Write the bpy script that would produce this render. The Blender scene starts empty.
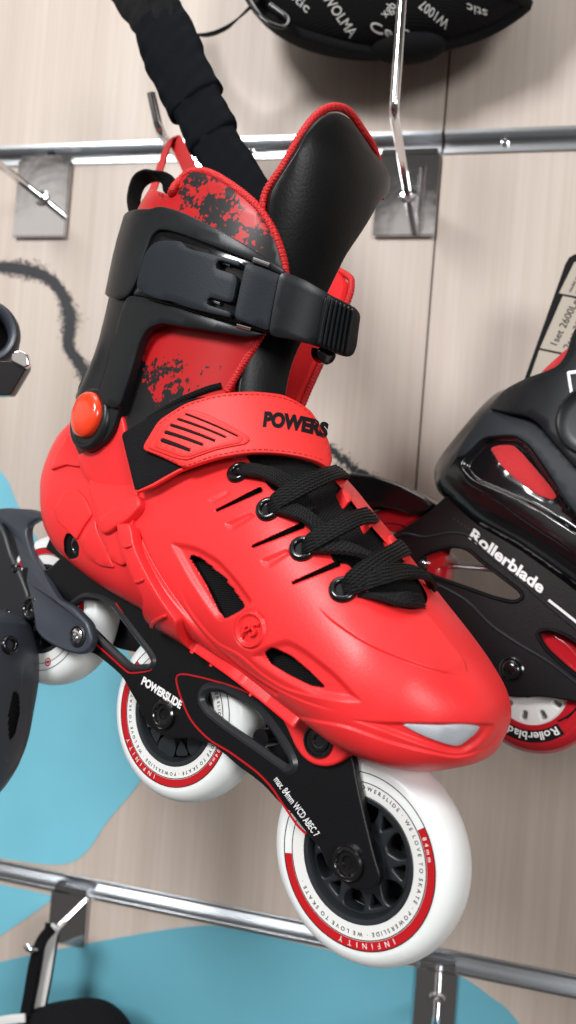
import bpy, bmesh, math, random
import numpy as np
from mathutils import Vector, Matrix
from mathutils.bvhtree import BVHTree
from mathutils.geometry import delaunay_2d_cdt
random.seed(7); rng = np.random.default_rng(7)
SC = bpy.context.scene; COL = SC.collection
W, H, F = 576, 1024, 770.0

# ------------------------------------------------------------------ camera and frames
def unit(v): v = np.array(v, float); return v/np.linalg.norm(v)
XW = unit((0.971, -0.075, 0.226)); ZW = np.array((0.0797, 0.9968, -0.0115)); ZW = unit(ZW - XW*(ZW@XW)); YW = np.cross(ZW, XW)
RW = np.array([XW, YW, ZW])                     # camera space -> world axes
WALLD = 0.60
CAM = np.array((0.0, -WALLD, 1.25))
def c2w(p): return RW@np.asarray(p, float) + CAM
def ray(px, py): return np.array(((px-288)/F, (512-py)/F, -1.0))
def at(px, py, depth): return c2w(ray(px, py)*depth)
def wallpt(px, py, off=0.0):                    # the point of the wall plane (y = -off) seen at a pixel
    d = RW@ray(px, py); t = (-off-CAM[1])/d[1]; return CAM + d*t

class Fr:                                       # a local frame in millimetres: l forward, n lateral, u up
    def __init__(s, A, L, N):
        s.A = np.array(A, float); s.N = unit(N); L = np.array(L, float); s.L = unit(L - s.N*(L@s.N)); s.U = np.cross(s.N, s.L)
        s.B = np.array([s.L, s.N, s.U]); s.eye = s.B@(-s.A)*1000
    def dir(s, px, py): return s.B@ray(px, py)
    def un(s, px, py, n):
        d = s.dir(px, py); t = (n - s.eye[1])/d[1]; p = s.eye + d*t; return np.array((p[0], n, p[2]))
    def pix(s, P):
        P = np.atleast_2d(P); c = s.A + (P/1000)@s.B
        return np.c_[288 + F*c[:, 0]/-c[:, 2], 512 - F*c[:, 1]/-c[:, 2]]
    def matrix(s):
        M = np.eye(4); M[:3, 0] = RW@s.L; M[:3, 1] = -(RW@s.N); M[:3, 2] = RW@s.U; M[:3, 3] = c2w(s.A); return Matrix(M.tolist())
SK = Fr((0.0332, -0.1387, -0.3145), (0.7443, -0.385, 0.5457), (-0.5406, 0.1325, 0.8308))

# ------------------------------------------------------------------ materials
MATS = {}
def mat(name, color, rough=0.5, metal=0.0, spec=0.5, coat=0.0, bump=0.0, bscale=400.0, var=0.0, vscale=40.0, sheen=0.0, sss=0.0):
    m = bpy.data.materials.new(name); m.use_nodes = True; nt = m.node_tree; b = nt.nodes['Principled BSDF']
    b.inputs['Base Color'].default_value = (*color, 1); b.inputs['Roughness'].default_value = rough
    b.inputs['Metallic'].default_value = metal; b.inputs['Specular IOR Level'].default_value = spec
    b.inputs['Coat Weight'].default_value = coat; b.inputs['Coat Roughness'].default_value = 0.1
    if sheen: b.inputs['Sheen Weight'].default_value = sheen
    if sss:
        b.inputs['Subsurface Weight'].default_value = sss; b.inputs['Subsurface Radius'].default_value = (.004, .004, .004); b.inputs['Subsurface Scale'].default_value = 1.0
    tc = nt.nodes.new('ShaderNodeTexCoord')
    if var:
        n = nt.nodes.new('ShaderNodeTexNoise'); n.inputs['Scale'].default_value = vscale; n.inputs['Detail'].default_value = 6
        nt.links.new(tc.outputs['Object'], n.inputs['Vector'])
        mr = nt.nodes.new('ShaderNodeMapRange'); mr.inputs['From Min'].default_value = .3; mr.inputs['From Max'].default_value = .7
        mr.inputs['To Min'].default_value = 1-var; mr.inputs['To Max'].default_value = 1+var
        nt.links.new(n.outputs['Fac'], mr.inputs['Value'])
        mx = nt.nodes.new('ShaderNodeVectorMath'); mx.operation = 'SCALE'; mx.inputs[0].default_value = color
        nt.links.new(mr.outputs[0], mx.inputs['Scale']); nt.links.new(mx.outputs[0], b.inputs['Base Color'])
        mr2 = nt.nodes.new('ShaderNodeMapRange'); mr2.inputs['To Min'].default_value = max(.02, rough-.08); mr2.inputs['To Max'].default_value = min(1, rough+.08)
        nt.links.new(n.outputs['Fac'], mr2.inputs['Value']); nt.links.new(mr2.outputs[0], b.inputs['Roughness'])
    if bump:
        n = nt.nodes.new('ShaderNodeTexNoise'); n.inputs['Scale'].default_value = bscale; n.inputs['Detail'].default_value = 3
        nt.links.new(tc.outputs['Object'], n.inputs['Vector'])
        bp = nt.nodes.new('ShaderNodeBump'); bp.inputs['Strength'].default_value = bump; bp.inputs['Distance'].default_value = .0006
        nt.links.new(n.outputs['Fac'], bp.inputs['Height']); nt.links.new(bp.outputs[0], b.inputs['Normal'])
    MATS[name] = m; return m
def weave(m, scale, strength=.6, rot=0.0, dist=.0006):      # crossed wave bump for fabric
    nt = m.node_tree; b = nt.nodes['Principled BSDF']; tc = nt.nodes.new('ShaderNodeTexCoord')
    mp = nt.nodes.new('ShaderNodeMapping'); mp.inputs['Rotation'].default_value = (0, rot, 0); nt.links.new(tc.outputs['Object'], mp.inputs['Vector'])
    outs = []
    for ax in ('X', 'Z'):
        w = nt.nodes.new('ShaderNodeTexWave'); w.bands_direction = ax; w.inputs['Scale'].default_value = scale; w.inputs['Distortion'].default_value = .6
        nt.links.new(mp.outputs[0], w.inputs['Vector']); outs.append(w.outputs['Fac'])
    mm = nt.nodes.new('ShaderNodeMath'); mm.operation = 'MULTIPLY'; nt.links.new(outs[0], mm.inputs[0]); nt.links.new(outs[1], mm.inputs[1])
    bp = nt.nodes.new('ShaderNodeBump'); bp.inputs['Strength'].default_value = strength; bp.inputs['Distance'].default_value = dist
    nt.links.new(mm.outputs[0], bp.inputs['Height']); nt.links.new(bp.outputs[0], b.inputs['Normal'])

M_red = mat('red_plastic', (.80, .027, .030), .40, spec=.4, bump=.10, bscale=900, var=.03, vscale=30)
M_redrub = mat('red_strap', (.78, .03, .027), .5, spec=.35, bump=.18, bscale=1500)
M_redtrim = mat('red_trim', (.56, .008, .010), .6); weave(M_redtrim, 300, .5, .6)
M_orange = mat('rivet_red', (.86, .05, .012), .22, spec=.5, coat=.6)
M_black = mat('black_plastic', (.008, .0095, .011), .36, spec=.34, bump=.05, bscale=1400, var=.12, vscale=60)
M_gloss = mat('gloss_black', (.005, .005, .006), .16, spec=.5, coat=.3)
M_char = mat('charcoal_plastic', (.012, .016, .021), .5, spec=.26, bump=.12, bscale=1400)
M_frame = mat('frame_black', (.005, .005, .006), .34, spec=.32, bump=.12, bscale=1200)
M_bevel = mat('frame_bevel', (.018, .020, .023), .33, spec=.5)
M_fabric = mat('black_fabric', (.005, .005, .006), .85, spec=.18); weave(M_fabric, 260, .8)
M_lace = mat('lace_black', (.0045, .0045, .005), .6, spec=.28); weave(M_lace, 420, .8, .78)
M_velcro = mat('velcro_black', (.008, .008, .009), .9, spec=.15, bump=1.0, bscale=1300)
M_leather = mat('black_leather', (.0045, .0045, .005), .36, spec=.2, bump=.12, bscale=700)
M_dark = mat('dark_lining', (.006, .006, .007), .9, spec=.2); weave(M_dark, 330, 1.0, .4)
M_tyre = mat('white_urethane', (.80, .82, .81), .30, spec=.5, sss=.25, var=.02, vscale=60)
M_print = mat('print_white', (.72, .72, .70), .4)
M_ink = mat('black_ink', (.006, .006, .007), .7, spec=.15)
M_redink = mat('red_ink', (.46, .007, .012), .35)
M_hub = mat('hub_grey', (.017, .020, .023), .38, spec=.4)
M_white = mat('white_ink', (.78, .78, .78), .5)
M_reflect = mat('reflector_silver', (.50, .53, .57), .42, metal=.25, bump=.3, bscale=2600)
M_chrome = mat('chrome', (.82, .82, .84), .06, metal=1.0, bump=.5, bscale=22)
M_steel = mat('aluminium', (.62, .64, .66), .28, metal=1.0, bump=.1, bscale=60)
M_boltdark = mat('bolt_black', (.006, .006, .007), .18, spec=.6, coat=.8)
M_grey = mat('slate_plastic', (.034, .041, .054), .40, spec=.45, bump=.12, bscale=1300, var=.06, vscale=50)
M_greydark = mat('slate_dark', (.012, .013, .017), .45)

def splatter(name, c0, c1, scale, lo, hi):   # printed splatter: thresholded noise, denser at the bottom and near the top of the liner
    m = bpy.data.materials.new(name); m.use_nodes = True; nt = m.node_tree; b = nt.nodes['Principled BSDF']
    b.inputs['Roughness'].default_value = .40; b.inputs['Specular IOR Level'].default_value = .35
    tc = nt.nodes.new('ShaderNodeTexCoord'); N = nt.nodes.new; Lk = nt.links.new
    n = N('ShaderNodeTexNoise'); n.inputs['Scale'].default_value = scale; n.inputs['Detail'].default_value = 8; n.inputs['Roughness'].default_value = .72; Lk(tc.outputs['Object'], n.inputs['Vector'])
    v = N('ShaderNodeTexVoronoi'); v.inputs['Scale'].default_value = scale*6; Lk(tc.outputs['Object'], v.inputs['Vector'])
    dp = N('ShaderNodeVectorMath'); dp.operation = 'DOT_PRODUCT'; dp.inputs[1].default_value = (.28, 0, 1); Lk(tc.outputs['Object'], dp.inputs[0])
    r0 = N('ShaderNodeValToRGB'); r0.color_ramp.interpolation = 'LINEAR'; mr = N('ShaderNodeMapRange'); mr.inputs['From Min'].default_value = .03; mr.inputs['From Max'].default_value = .20; Lk(dp.outputs['Value'], mr.inputs['Value'])
    el = r0.color_ramp.elements; el[0].position = .0; el[0].color = (.70,)*3+(1,); el[1].position = 1; el[1].color = (.53,)*3+(1,)
    for p_, g_ in ((.20, .68), (.36, .56), (.50, .38), (.62, .26), (.74, .28), (.82, .535)): q = el.new(p_); q.color = (g_,)*3+(1,)
    Lk(mr.outputs[0], r0.inputs['Fac'])
    a2 = N('ShaderNodeMath'); a2.operation = 'ADD'; Lk(n.outputs['Fac'], a2.inputs[0]); Lk(r0.outputs['Color'], a2.inputs[1])
    a3 = N('ShaderNodeMath'); a3.operation = 'MULTIPLY_ADD'; Lk(v.outputs['Distance'], a3.inputs[0]); a3.inputs[1].default_value = .12; Lk(a2.outputs[0], a3.inputs[2])
    r = N('ShaderNodeValToRGB'); r.color_ramp.elements[0].position = lo; r.color_ramp.elements[1].position = hi
    r.color_ramp.elements[0].color = (*c0, 1); r.color_ramp.elements[1].color = (*c1, 1); mh = N('ShaderNodeMath'); mh.operation = 'MULTIPLY'; mh.inputs[1].default_value = .5
    Lk(a3.outputs[0], mh.inputs[0]); Lk(mh.outputs[0], r.inputs['Fac']); Lk(r.outputs['Color'], b.inputs['Base Color'])
    return m
M_liner = splatter('liner_splatter', (.46, .009, .011), (.012, .012, .013), 75, .532, .540)

# ------------------------------------------------------------------ object helpers
def link(name, me, m, parent=None, smooth=True, angle=40):
    o = bpy.data.objects.new(name, me); COL.objects.link(o)
    if m is not None and not me.materials:
        for q in (m if isinstance(m, (list, tuple)) else [m]): me.materials.append(q)
    if smooth and len(me.polygons):
        me.polygons.foreach_set('use_smooth', [True]*len(me.polygons)); me.set_sharp_from_angle(angle=math.radians(angle))
    if parent is not None: o.parent = parent
    return o
def tag(o, label=None, cat=None, group=None, kind=None):
    if label: o['label'] = label
    if cat: o['category'] = cat
    if group: o['group'] = group
    if kind: o['kind'] = kind
    return o
def thing(name, label, cat, matrix=None, group=None):
    o = bpy.data.objects.new(name, None); COL.objects.link(o); o.empty_display_size = .02
    if matrix is not None: o.matrix_world = matrix
    return tag(o, label, cat, group)
def loc(P): P = np.atleast_2d(np.asarray(P, float))*.001; return np.c_[P[:, 0], -P[:, 1], P[:, 2]]
def mesh(name, V, faces, local=True):
    me = bpy.data.meshes.new(name); V = loc(V) if local else np.asarray(V, float)
    me.from_pydata(V.tolist(), [], [list(map(int, f)) for f in faces]); me.update()
    bm = bmesh.new(); bm.from_mesh(me); bmesh.ops.recalc_face_normals(bm, faces=bm.faces); bm.to_mesh(me); bm.free(); return me
class MB:                                        # collects several closed shapes for ONE mesh
    def __init__(s): s.V = []; s.F = []; s.n = 0; s.mi = []
    def add(s, V, Fc, mi=0):
        s.V.append(np.atleast_2d(np.asarray(V, float))); s.F += [[int(i)+s.n for i in f] for f in Fc]; s.n += len(V); s.mi += [mi]*len(Fc)
    def build(s, name, m, parent=None, local=True, angle=40):
        if not s.V: return None
        me = mesh(name, np.vstack(s.V), s.F, local); 
        if isinstance(m, (list, tuple)):
            for q in m: me.materials.append(q)
            me.polygons.foreach_set('material_index', s.mi)
        return link(name, me, m, parent, angle=angle)

def cr(pts, k=6, closed=False):                  # Catmull-Rom through points
    P = np.asarray(pts, float); n = len(P); out = []
    for i in range(n if closed else n-1):
        if closed: a, b, c, d = P[(i-1) % n], P[i], P[(i+1) % n], P[(i+2) % n]
        else: b, c = P[i], P[i+1]; a = P[i-1] if i else 2*b-c; d = P[i+2] if i+2 < n else 2*c-b
        for t in np.arange(k)/k:
            out.append(.5*((2*b)+(c-a)*t+(2*a-5*b+4*c-d)*t*t+(3*b-a-3*c+d)*t**3))
    if not closed: out.append(P[-1])
    return np.array(out)
def fillet(pts, r=3.0, k=4):                     # round the corners of a closed polygon
    P = np.asarray(pts, float); n = len(P); out = []
    for i in range(n):
        a, b, c = P[i-1], P[i], P[(i+1) % n]; la, lc = np.linalg.norm(a-b), np.linalg.norm(c-b)
        q = min(r, .45*la, .45*lc); p0 = b+(a-b)/max(la, 1e-9)*q; p1 = b+(c-b)/max(lc, 1e-9)*q
        for t in np.linspace(0, 1, k): out.append((1-t)**2*p0+2*t*(1-t)*b+t*t*p1)
    return np.array(out)
def resample(P, d, closed=False):
    P = np.asarray(P, float); Q = np.vstack([P, P[:1]]) if closed else P
    s = np.r_[0, np.cumsum(np.linalg.norm(np.diff(Q, axis=0), axis=1))]; m = max(2, int(round(s[-1]/d)))
    t = np.linspace(0, s[-1], m+1)[:-1] if closed else np.linspace(0, s[-1], m+1)
    return np.c_[tuple(np.interp(t, s, Q[:, k]) for k in range(Q.shape[1]))]
def area2(P): x, y = P[:, 0], P[:, 1]; return .5*np.sum(x*np.roll(y, -1)-np.roll(x, -1)*y)
def inset(P, d):                                 # inward offset of a closed 2D polygon (counter-clockwise)
    a = P-np.roll(P, 1, 0); b = np.roll(P, -1, 0)-P
    na = np.c_[-a[:, 1], a[:, 0]]; nb = np.c_[-b[:, 1], b[:, 0]]
    na /= np.linalg.norm(na, axis=1)[:, None]+1e-12; nb /= np.linalg.norm(nb, axis=1)[:, None]+1e-12
    m = na+nb; m /= np.maximum(.5, (m*m).sum(1)/2)[:, None]*2
    return P+m*d*1.0
def inside(P, Q):
    x, y = Q[:, 0], Q[:, 1]; r = np.zeros(len(Q), bool)
    for i in range(len(P)):
        a, b = P[i-1], P[i]
        c = ((a[1] > y) != (b[1] > y)); xi = a[0]+(y-a[1])*(b[0]-a[0])/((b[1]-a[1]) if b[1] != a[1] else 1e-12); r ^= c & (x < xi)
    return r
def segdist(P, Q, closed=True):
    d = np.full(len(Q), 1e9); n = len(P)
    for i in range(n if closed else n-1):
        a, b = P[i], P[(i+1) % n]; ab = b-a; t = np.clip(((Q-a)@ab)/max(ab@ab, 1e-12), 0, 1); d = np.minimum(d, np.linalg.norm(Q-a-t[:, None]*ab, axis=1))
    return d
def sdpoly(P, Q):                                # negative inside
    P = np.asarray(P, float); return np.where(inside(P, Q), -1, 1)*segdist(P, Q)
def sstep(x): x = np.clip(x, 0, 1); return x*x*(3-2*x)
def pchip(x, y, q):
    x = np.asarray(x, float); y = np.asarray(y, float); h = np.diff(x); d = np.diff(y)/h; m = np.zeros(len(x))
    m[0], m[-1] = d[0], d[-1]
    for i in range(1, len(x)-1):
        if d[i-1]*d[i] > 0: w1, w2 = 2*h[i]+h[i-1], h[i]+2*h[i-1]; m[i] = (w1+w2)/(w1/d[i-1]+w2/d[i])
    k = np.clip(np.searchsorted(x, q)-1, 0, len(x)-2); t = (q-x[k])/h[k]
    return (2*t**3-3*t**2+1)*y[k]+(t**3-2*t**2+t)*h[k]*m[k]+(-2*t**3+3*t**2)*y[k+1]+(t**3-t**2)*h[k]*m[k+1]

# ------------------------------------------------------------------ surfaces one can draw on
class Surf:
    def __init__(s, P, fr, A=None, B=None):
        s.P = P; s.fr = fr; s.ni, s.nj = P.shape[:2]; s.A = A; s.B = B
        V = P.reshape(-1, 3); nj = s.nj
        s.faces = [(i*nj+j, (i+1)*nj+j, (i+1)*nj+j+1, i*nj+j+1) for i in range(s.ni-1) for j in range(nj-1)]
        s.bvh = BVHTree.FromPolygons([tuple(v) for v in V], s.faces)
        di = np.gradient(P, axis=0); dj = np.gradient(P, axis=1); N = np.cross(di, dj)
        ctr = P.mean(1, keepdims=True)
        N /= np.linalg.norm(N, axis=2)[..., None]+1e-12
        if ((P-ctr)*N).sum() < 0: N = -N
        s.N = N
    def _bil(s, G, i, j):
        i = np.clip(i, 0, s.ni-1.0001); j = np.clip(j, 0, s.nj-1.0001); a, b = int(i), int(j); x, y = i-a, j-b
        return (G[a, b]*(1-x)+G[a+1, b]*x)*(1-y)+(G[a, b+1]*(1-x)+G[a+1, b+1]*x)*y
    def pos(s, ij, h=0.0):
        n = s._bil(s.N, *ij); n = n/(np.linalg.norm(n)+1e-12); p = s._bil(s.P, *ij)
        i, j = ij                                # straight extension past the edges of the sheet
        if i > s.ni-1: p = p+(s.P[-1, int(min(max(j, 0), s.nj-1))]-s.P[-2, int(min(max(j, 0), s.nj-1))])*(i-s.ni+1)
        return p+n*h
    def nrm(s, ij): n = s._bil(s.N, *ij); return n/(np.linalg.norm(n)+1e-12)
    def ab(s, a, b): return (float(np.interp(a, s.A, np.arange(s.ni))), float(np.interp(b, s.B, np.arange(s.nj))))
    def _uv(s, p, idx):
        i, j = divmod(idx, s.nj-1); p00 = s.P[i, j]; e1 = s.P[i+1, j]-p00; e2 = s.P[i, j+1]-p00; q = np.array(p)-p00
        M = np.array([[e1@e1, e1@e2], [e1@e2, e2@e2]])+np.eye(2)*1e-9; st = np.linalg.solve(M, [q@e1, q@e2]); return (i+float(np.clip(st[0], 0, 1)), j+float(np.clip(st[1], 0, 1)))
    def hit(s, px, py):
        d = s.fr.dir(px, py); d = d/np.linalg.norm(d)
        l, n, k, t = s.bvh.ray_cast(Vector(s.fr.eye), Vector(d))
        if l is not None: return s._uv(l, k)
        best = None
        for t in np.linspace(200, 620, 120):
            l, n, k, q = s.bvh.find_nearest(Vector(s.fr.eye+d*t))
            if best is None or q < best[0]: best = (q, l, k)
        return s._uv(best[1], best[2])
    def miss(s, px, py): d = s.fr.dir(px, py); return s.bvh.ray_cast(Vector(s.fr.eye), Vector(d))[0] is None
    def ij(s, q, h=0.0):                         # where the sheet lifted by h shows at a pixel
        if isinstance(q[0], str): return s.ab(q[1], q[2])
        t = np.array(q[:2], float); p = t.copy()
        if abs(h) > .8 and not s.miss(*q[:2]):
            for _ in range(4): e = t-s.fr.pix(s.pos(s.hit(*p), h))[0]; e *= min(1, 6/max(np.linalg.norm(e), 1e-9)); p = p+e*.8
        return s.hit(*p)

def patch(name, sf, poly, h0, h1, bev, m, parent, sp=2.5, rnd=0.0, steps=3, collect=None, angle=45, res=None, h1f=None):
    """a slab that follows surface sf inside a drawn outline, h0..h1 mm proud of it, with a rounded rim"""
    ijs = np.array([sf.ij(q, h1) for q in poly]); c = ijs.mean(0)
    dj = np.linalg.norm(sf.pos((c[0], min(c[1]+1, sf.nj-1)))-sf.pos((c[0], c[1]))) or 1; di = np.linalg.norm(sf.pos((min(c[0]+1, sf.ni-1.01), c[1]))-sf.pos((c[0], c[1]))) or 1
    S = np.array((di, dj)); P = ijs*S
    if area2(P) < 0: P = P[::-1]
    if rnd: P = fillet(P, rnd)
    P = resample(P, res or max(.8, sp*.6), True)
    rings = [(P, h0)]
    for t in np.linspace(0, 1, steps+1): rings.append((inset(P, bev*(1-math.cos(t*math.pi/2))) if bev else P, h1-bev*(1-math.sin(t*math.pi/2))*(1 if bev < abs(h1-h0) else abs(h1-h0)/bev)))
    n = len(P); V2 = []; Hh = []
    for R, h in rings: V2 += R.tolist(); Hh += [h]*n
    Fc = []
    for k in range(len(rings)-1):
        for i in range(n): Fc.append((k*n+i, k*n+(i+1) % n, (k+1)*n+(i+1) % n, (k+1)*n+i))
    last = rings[-1][0]; lo, hi = last.min(0), last.max(0)
    gx, gy = np.meshgrid(np.arange(lo[0]+sp/2, hi[0], sp), np.arange(lo[1]+sp/2, hi[1], sp)); g = np.c_[gx.ravel(), gy.ravel()]
    if len(g): g = g[(sdpoly(last, g) < -sp*.45)]
    for top, ring, h in ((True, last, h1), (False, P, h0)):
        vin = [Vector(v) for v in ring.tolist()]+[Vector(v) for v in g.tolist()]
        vo, eo, fo, ov, oe, of = delaunay_2d_cdt(vin, [(i, (i+1) % n) for i in range(n)], [], 1, 1e-6)
        base = len(V2); mp = {}
        off = (len(rings)-1)*n if top else 0
        for q, v in enumerate(vo):
            src = [x for x in ov[q] if x < n]
            if src: mp[q] = off+src[0]
            else: mp[q] = len(V2); V2.append((v.x, v.y)); Hh.append(h)
        for f in fo:
            t = tuple(mp[x] for x in f)
            if len(set(t)) == 3: Fc.append(t if top else t[::-1])
    V3 = np.array([sf.pos(np.array(v)/S, (h if h1f is None else h*h1f(np.array(v)/S))) for v, h in zip(V2, Hh)])
    if collect is not None: collect.add(V3, Fc); return None
    return link(name, mesh(name, V3, Fc), m, parent, angle=angle)

def sweep(path, prof, up=None, closed=False, caps=True, scale=None):
    """sweep a closed 2D profile (side, up) along a 3D path; up = vectors per point"""
    P = np.asarray(path, float); n = len(P); T = np.gradient(P, axis=0) if not closed else (np.roll(P, -1, 0)-np.roll(P, 1, 0))
    T /= np.linalg.norm(T, axis=1)[:, None]+1e-12
    if up is None:
        u = np.array((0, 0, 1.0)) if abs(T[0][2]) < .9 else np.array((1.0, 0, 0)); U = []
        for t in T: u = u-t*(u@t); u /= np.linalg.norm(u)+1e-12; U.append(u.copy())
        U = np.array(U)
    else: U = np.array(up, float)
    U = U-T*(U*T).sum(1)[:, None]; U /= np.linalg.norm(U, axis=1)[:, None]+1e-12; S = np.cross(T, U)
    prof = np.asarray(prof, float); m = len(prof); V = []
    for i in range(n):
        k = 1.0 if scale is None else scale[i]
        V += [P[i]+S[i]*a*k+U[i]*b*k for a, b in prof]
    Fc = [(i*m+j, i*m+(j+1) % m, ((i+1) % n)*m+(j+1) % m, ((i+1) % n)*m+j) for i in range(n if closed else n-1) for j in range(m)]
    if caps and not closed: Fc += [tuple(range(m))[::-1], tuple(range((n-1)*m, n*m))]
    return np.array(V), Fc
def circle(r, k=10, sy=1.0): a = np.arange(k)*2*math.pi/k; return np.c_[r*np.cos(a), r*np.sin(a)*sy]
def rrect(w, h, r, k=3):
    out = []
    for cx, cy, a0 in ((w/2-r, h/2-r, 0), (-w/2+r, h/2-r, 90), (-w/2+r, -h/2+r, 180), (w/2-r, -h/2+r, 270)):
        for t in np.linspace(0, 90, k+1): a = math.radians(a0+t); out.append((cx+r*math.cos(a), cy+r*math.sin(a)))
    return np.array(out)
def box(c, s, R=None):
    V = np.array([(x, y, z) for x in (-.5, .5) for y in (-.5, .5) for z in (-.5, .5)])*np.array(s)
    if R is not None: V = V@np.array(R).T
    return V+np.array(c), [(0, 1, 3, 2), (4, 6, 7, 5), (0, 4, 5, 1), (2, 3, 7, 6), (0, 2, 6, 4), (1, 5, 7, 3)]
def lathe(prof, c, axis, segs=64, closed=False):  # profile (radius, along axis)
    ax = unit(axis); e = unit(np.cross(ax, (0.31, .2, .9))); f = np.cross(ax, e); V = []; m = len(prof)
    for k in range(segs):
        a = 2*math.pi*k/segs; d = e*math.cos(a)+f*math.sin(a); V += [np.array(c)+d*r+ax*h for r, h in prof]
    Fc = [(k*m+j, k*m+j+1, ((k+1) % segs)*m+j+1, ((k+1) % segs)*m+j) for k in range(segs) for j in range(m-1)]
    if closed: Fc += [(k*m+m-1, k*m, ((k+1) % segs)*m, ((k+1) % segs)*m+m-1) for k in range(segs)]
    else:
        if prof[0][0] > 1e-6: Fc.append(tuple(k*m for k in range(segs)))
        if prof[-1][0] > 1e-6: Fc.append(tuple(k*m+m-1 for k in range(segs))[::-1])
    return np.array(V), Fc
def curve2d(loops, half, bev, res=2):            # filled outline with holes -> mesh arrays, z = -half..half
    cu = bpy.data.curves.new('tmp', 'CURVE'); cu.dimensions = '2D'; cu.fill_mode = 'BOTH'; cu.extrude = max(half-bev, 1e-4); cu.bevel_depth = bev; cu.bevel_resolution = res; cu.offset = -bev
    for L_ in loops:
        sp = cu.splines.new('POLY'); sp.points.add(len(L_)-1)
        for q, p in zip(sp.points, L_): q.co = (p[0], p[1], 0, 1)
        sp.use_cyclic_u = True
    o = bpy.data.objects.new('tmp', cu); COL.objects.link(o); bpy.context.view_layer.update()
    me = bpy.data.meshes.new_from_object(o.evaluated_get(bpy.context.evaluated_depsgraph_get()))
    V = np.array([v.co[:] for v in me.vertices]); Fc = [tuple(p.vertices) for p in me.polygons]
    bpy.data.objects.remove(o); bpy.data.curves.remove(cu); bpy.data.meshes.remove(me); return V, Fc
def plate(name, loops, n0, n1, bev, m, parent, nf=None, collect=None, angle=35):
    """flat outline in (l, u) given thickness n0..n1 along the lateral axis; nf(l,u) adds a lateral offset"""
    V, Fc = curve2d(loops, (n1-n0)/2, bev); nn = (n0+n1)/2+V[:, 2]
    P = np.c_[V[:, 0], nn, V[:, 1]]
    if nf is not None: P[:, 1] += np.array([nf(a, b) for a, b in P[:, [0, 2]]])
    if collect is not None: collect.add(P, Fc); return None
    return link(name, mesh(name, P, Fc), m, parent, angle=angle)
def text2d(s, size=1.0, bold=0.0, ext=.5, shear=0.0, space=1.0, align='LEFT', spx=1.0):
    cu = bpy.data.curves.new('tmp', 'FONT'); cu.body = s; cu.size = size; cu.offset = bold; cu.extrude = ext; cu.shear = shear; cu.space_character = space; cu.align_x = align; cu.resolution_u = 4
    o = bpy.data.objects.new('tmp', cu); COL.objects.link(o); bpy.context.view_layer.update()
    me = bpy.data.meshes.new_from_object(o.evaluated_get(bpy.context.evaluated_depsgraph_get()))
    bm = bmesh.new(); bm.from_mesh(me); bmesh.ops.triangulate(bm, faces=bm.faces); bm.to_mesh(me); bm.free()
    V = np.array([v.co[:] for v in me.vertices]) if len(me.vertices) else np.zeros((0, 3)); Fc = [tuple(p.vertices) for p in me.polygons]
    bpy.data.objects.remove(o); bpy.data.curves.remove(cu); bpy.data.meshes.remove(me); V[:, 0] *= spx; return V, Fc
def text_surf(name, s, sf, o, ex, ey, h0, h1, m, parent, bold=0.0, shear=0.0, space=1.0, fit=True, bend=0.0):
    """lettering laid on a surface: o = baseline start in the drawing, ex = whole word vector, ey = cap height vector"""
    V, Fc = text2d(s, 1.0, bold, .5, shear, space); w = V[:, 0].max(); x0 = V[:, 0].min(); P = []
    for x, y, z in V:
        t = (x-x0)/(w-x0); q = np.array(o)+np.array(ex)*t+np.array(ey)*(y/.73)+np.array(ey)*bend*4*t*(1-t)
        ij = sf.hit(*q); P.append(sf.pos(ij, h1 if z > 0 else h0))
    return link(name, mesh(name, P, Fc), m, parent, smooth=False)
def text_plane(name, s, fn, o, ex, ey, h0, h1, m, parent, bold=0.0, shear=0.0, space=1.0, local=True):
    """lettering on a flat face: fn(px, py, h) -> 3D point"""
    V, Fc = text2d(s, 1.0, bold, .5, shear, space); w = V[:, 0].max(); x0 = V[:, 0].min()
    P = [fn(*(np.array(o)+np.array(ex)*((x-x0)/(w-x0))+np.array(ey)*(y/.73)), h1 if z > 0 else h0) for x, y, z in V]
    return link(name, mesh(name, P, Fc, local), m, parent, smooth=False)

# ------------------------------------------------------------------ camera, lamps, surroundings
cd = bpy.data.cameras.new('camera'); cam = bpy.data.objects.new('camera', cd); COL.objects.link(cam); SC.camera = cam
Mc = np.eye(4); Mc[:3, :3] = RW; Mc[:3, 3] = CAM; cam.matrix_world = Matrix(Mc.tolist())
cd.sensor_width = 36; cd.lens = F/H*36; cd.clip_start = .01; cd.clip_end = 50
cd.dof.use_dof = True; cd.dof.focus_distance = .345; cd.dof.aperture_fstop = 8.5
def lamp(name, p, target, size, power, col):
    ld = bpy.data.lights.new(name, 'AREA'); ld.shape = 'DISK'; ld.size = size; ld.energy = power; ld.color = col
    o = bpy.data.objects.new(name, ld); COL.objects.link(o); o.location = p
    o.rotation_euler = (Vector(target)-Vector(p)).to_track_quat('-Z', 'Y').to_euler(); return o
lamp('ceiling_or_fill_lamp', (-.74, -1.6, 2.15), (-.1, 0, 1.25), .5, 30, (.985, .99, 1))
lamp('ceiling_or_fill_lamp', (1.2, -2.1, 1.80), (.05, 0, 1.1), .7, 25, (.985, .99, 1))  # added fill lamp below ceiling height, brightens the lower right of the wall
lamp('ceiling_or_fill_lamp', (-.35, -.55, 2.95), (-.15, -.1, 1.3), .8, 8, (1, .98, .95))
wd = bpy.data.worlds.new('World'); SC.world = wd; wd.use_nodes = True; nt = wd.node_tree; bg = nt.nodes['Background']
tcw = nt.nodes.new('ShaderNodeTexCoord'); sx = nt.nodes.new('ShaderNodeSeparateXYZ'); nt.links.new(tcw.outputs['Generated'], sx.inputs[0])
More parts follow.
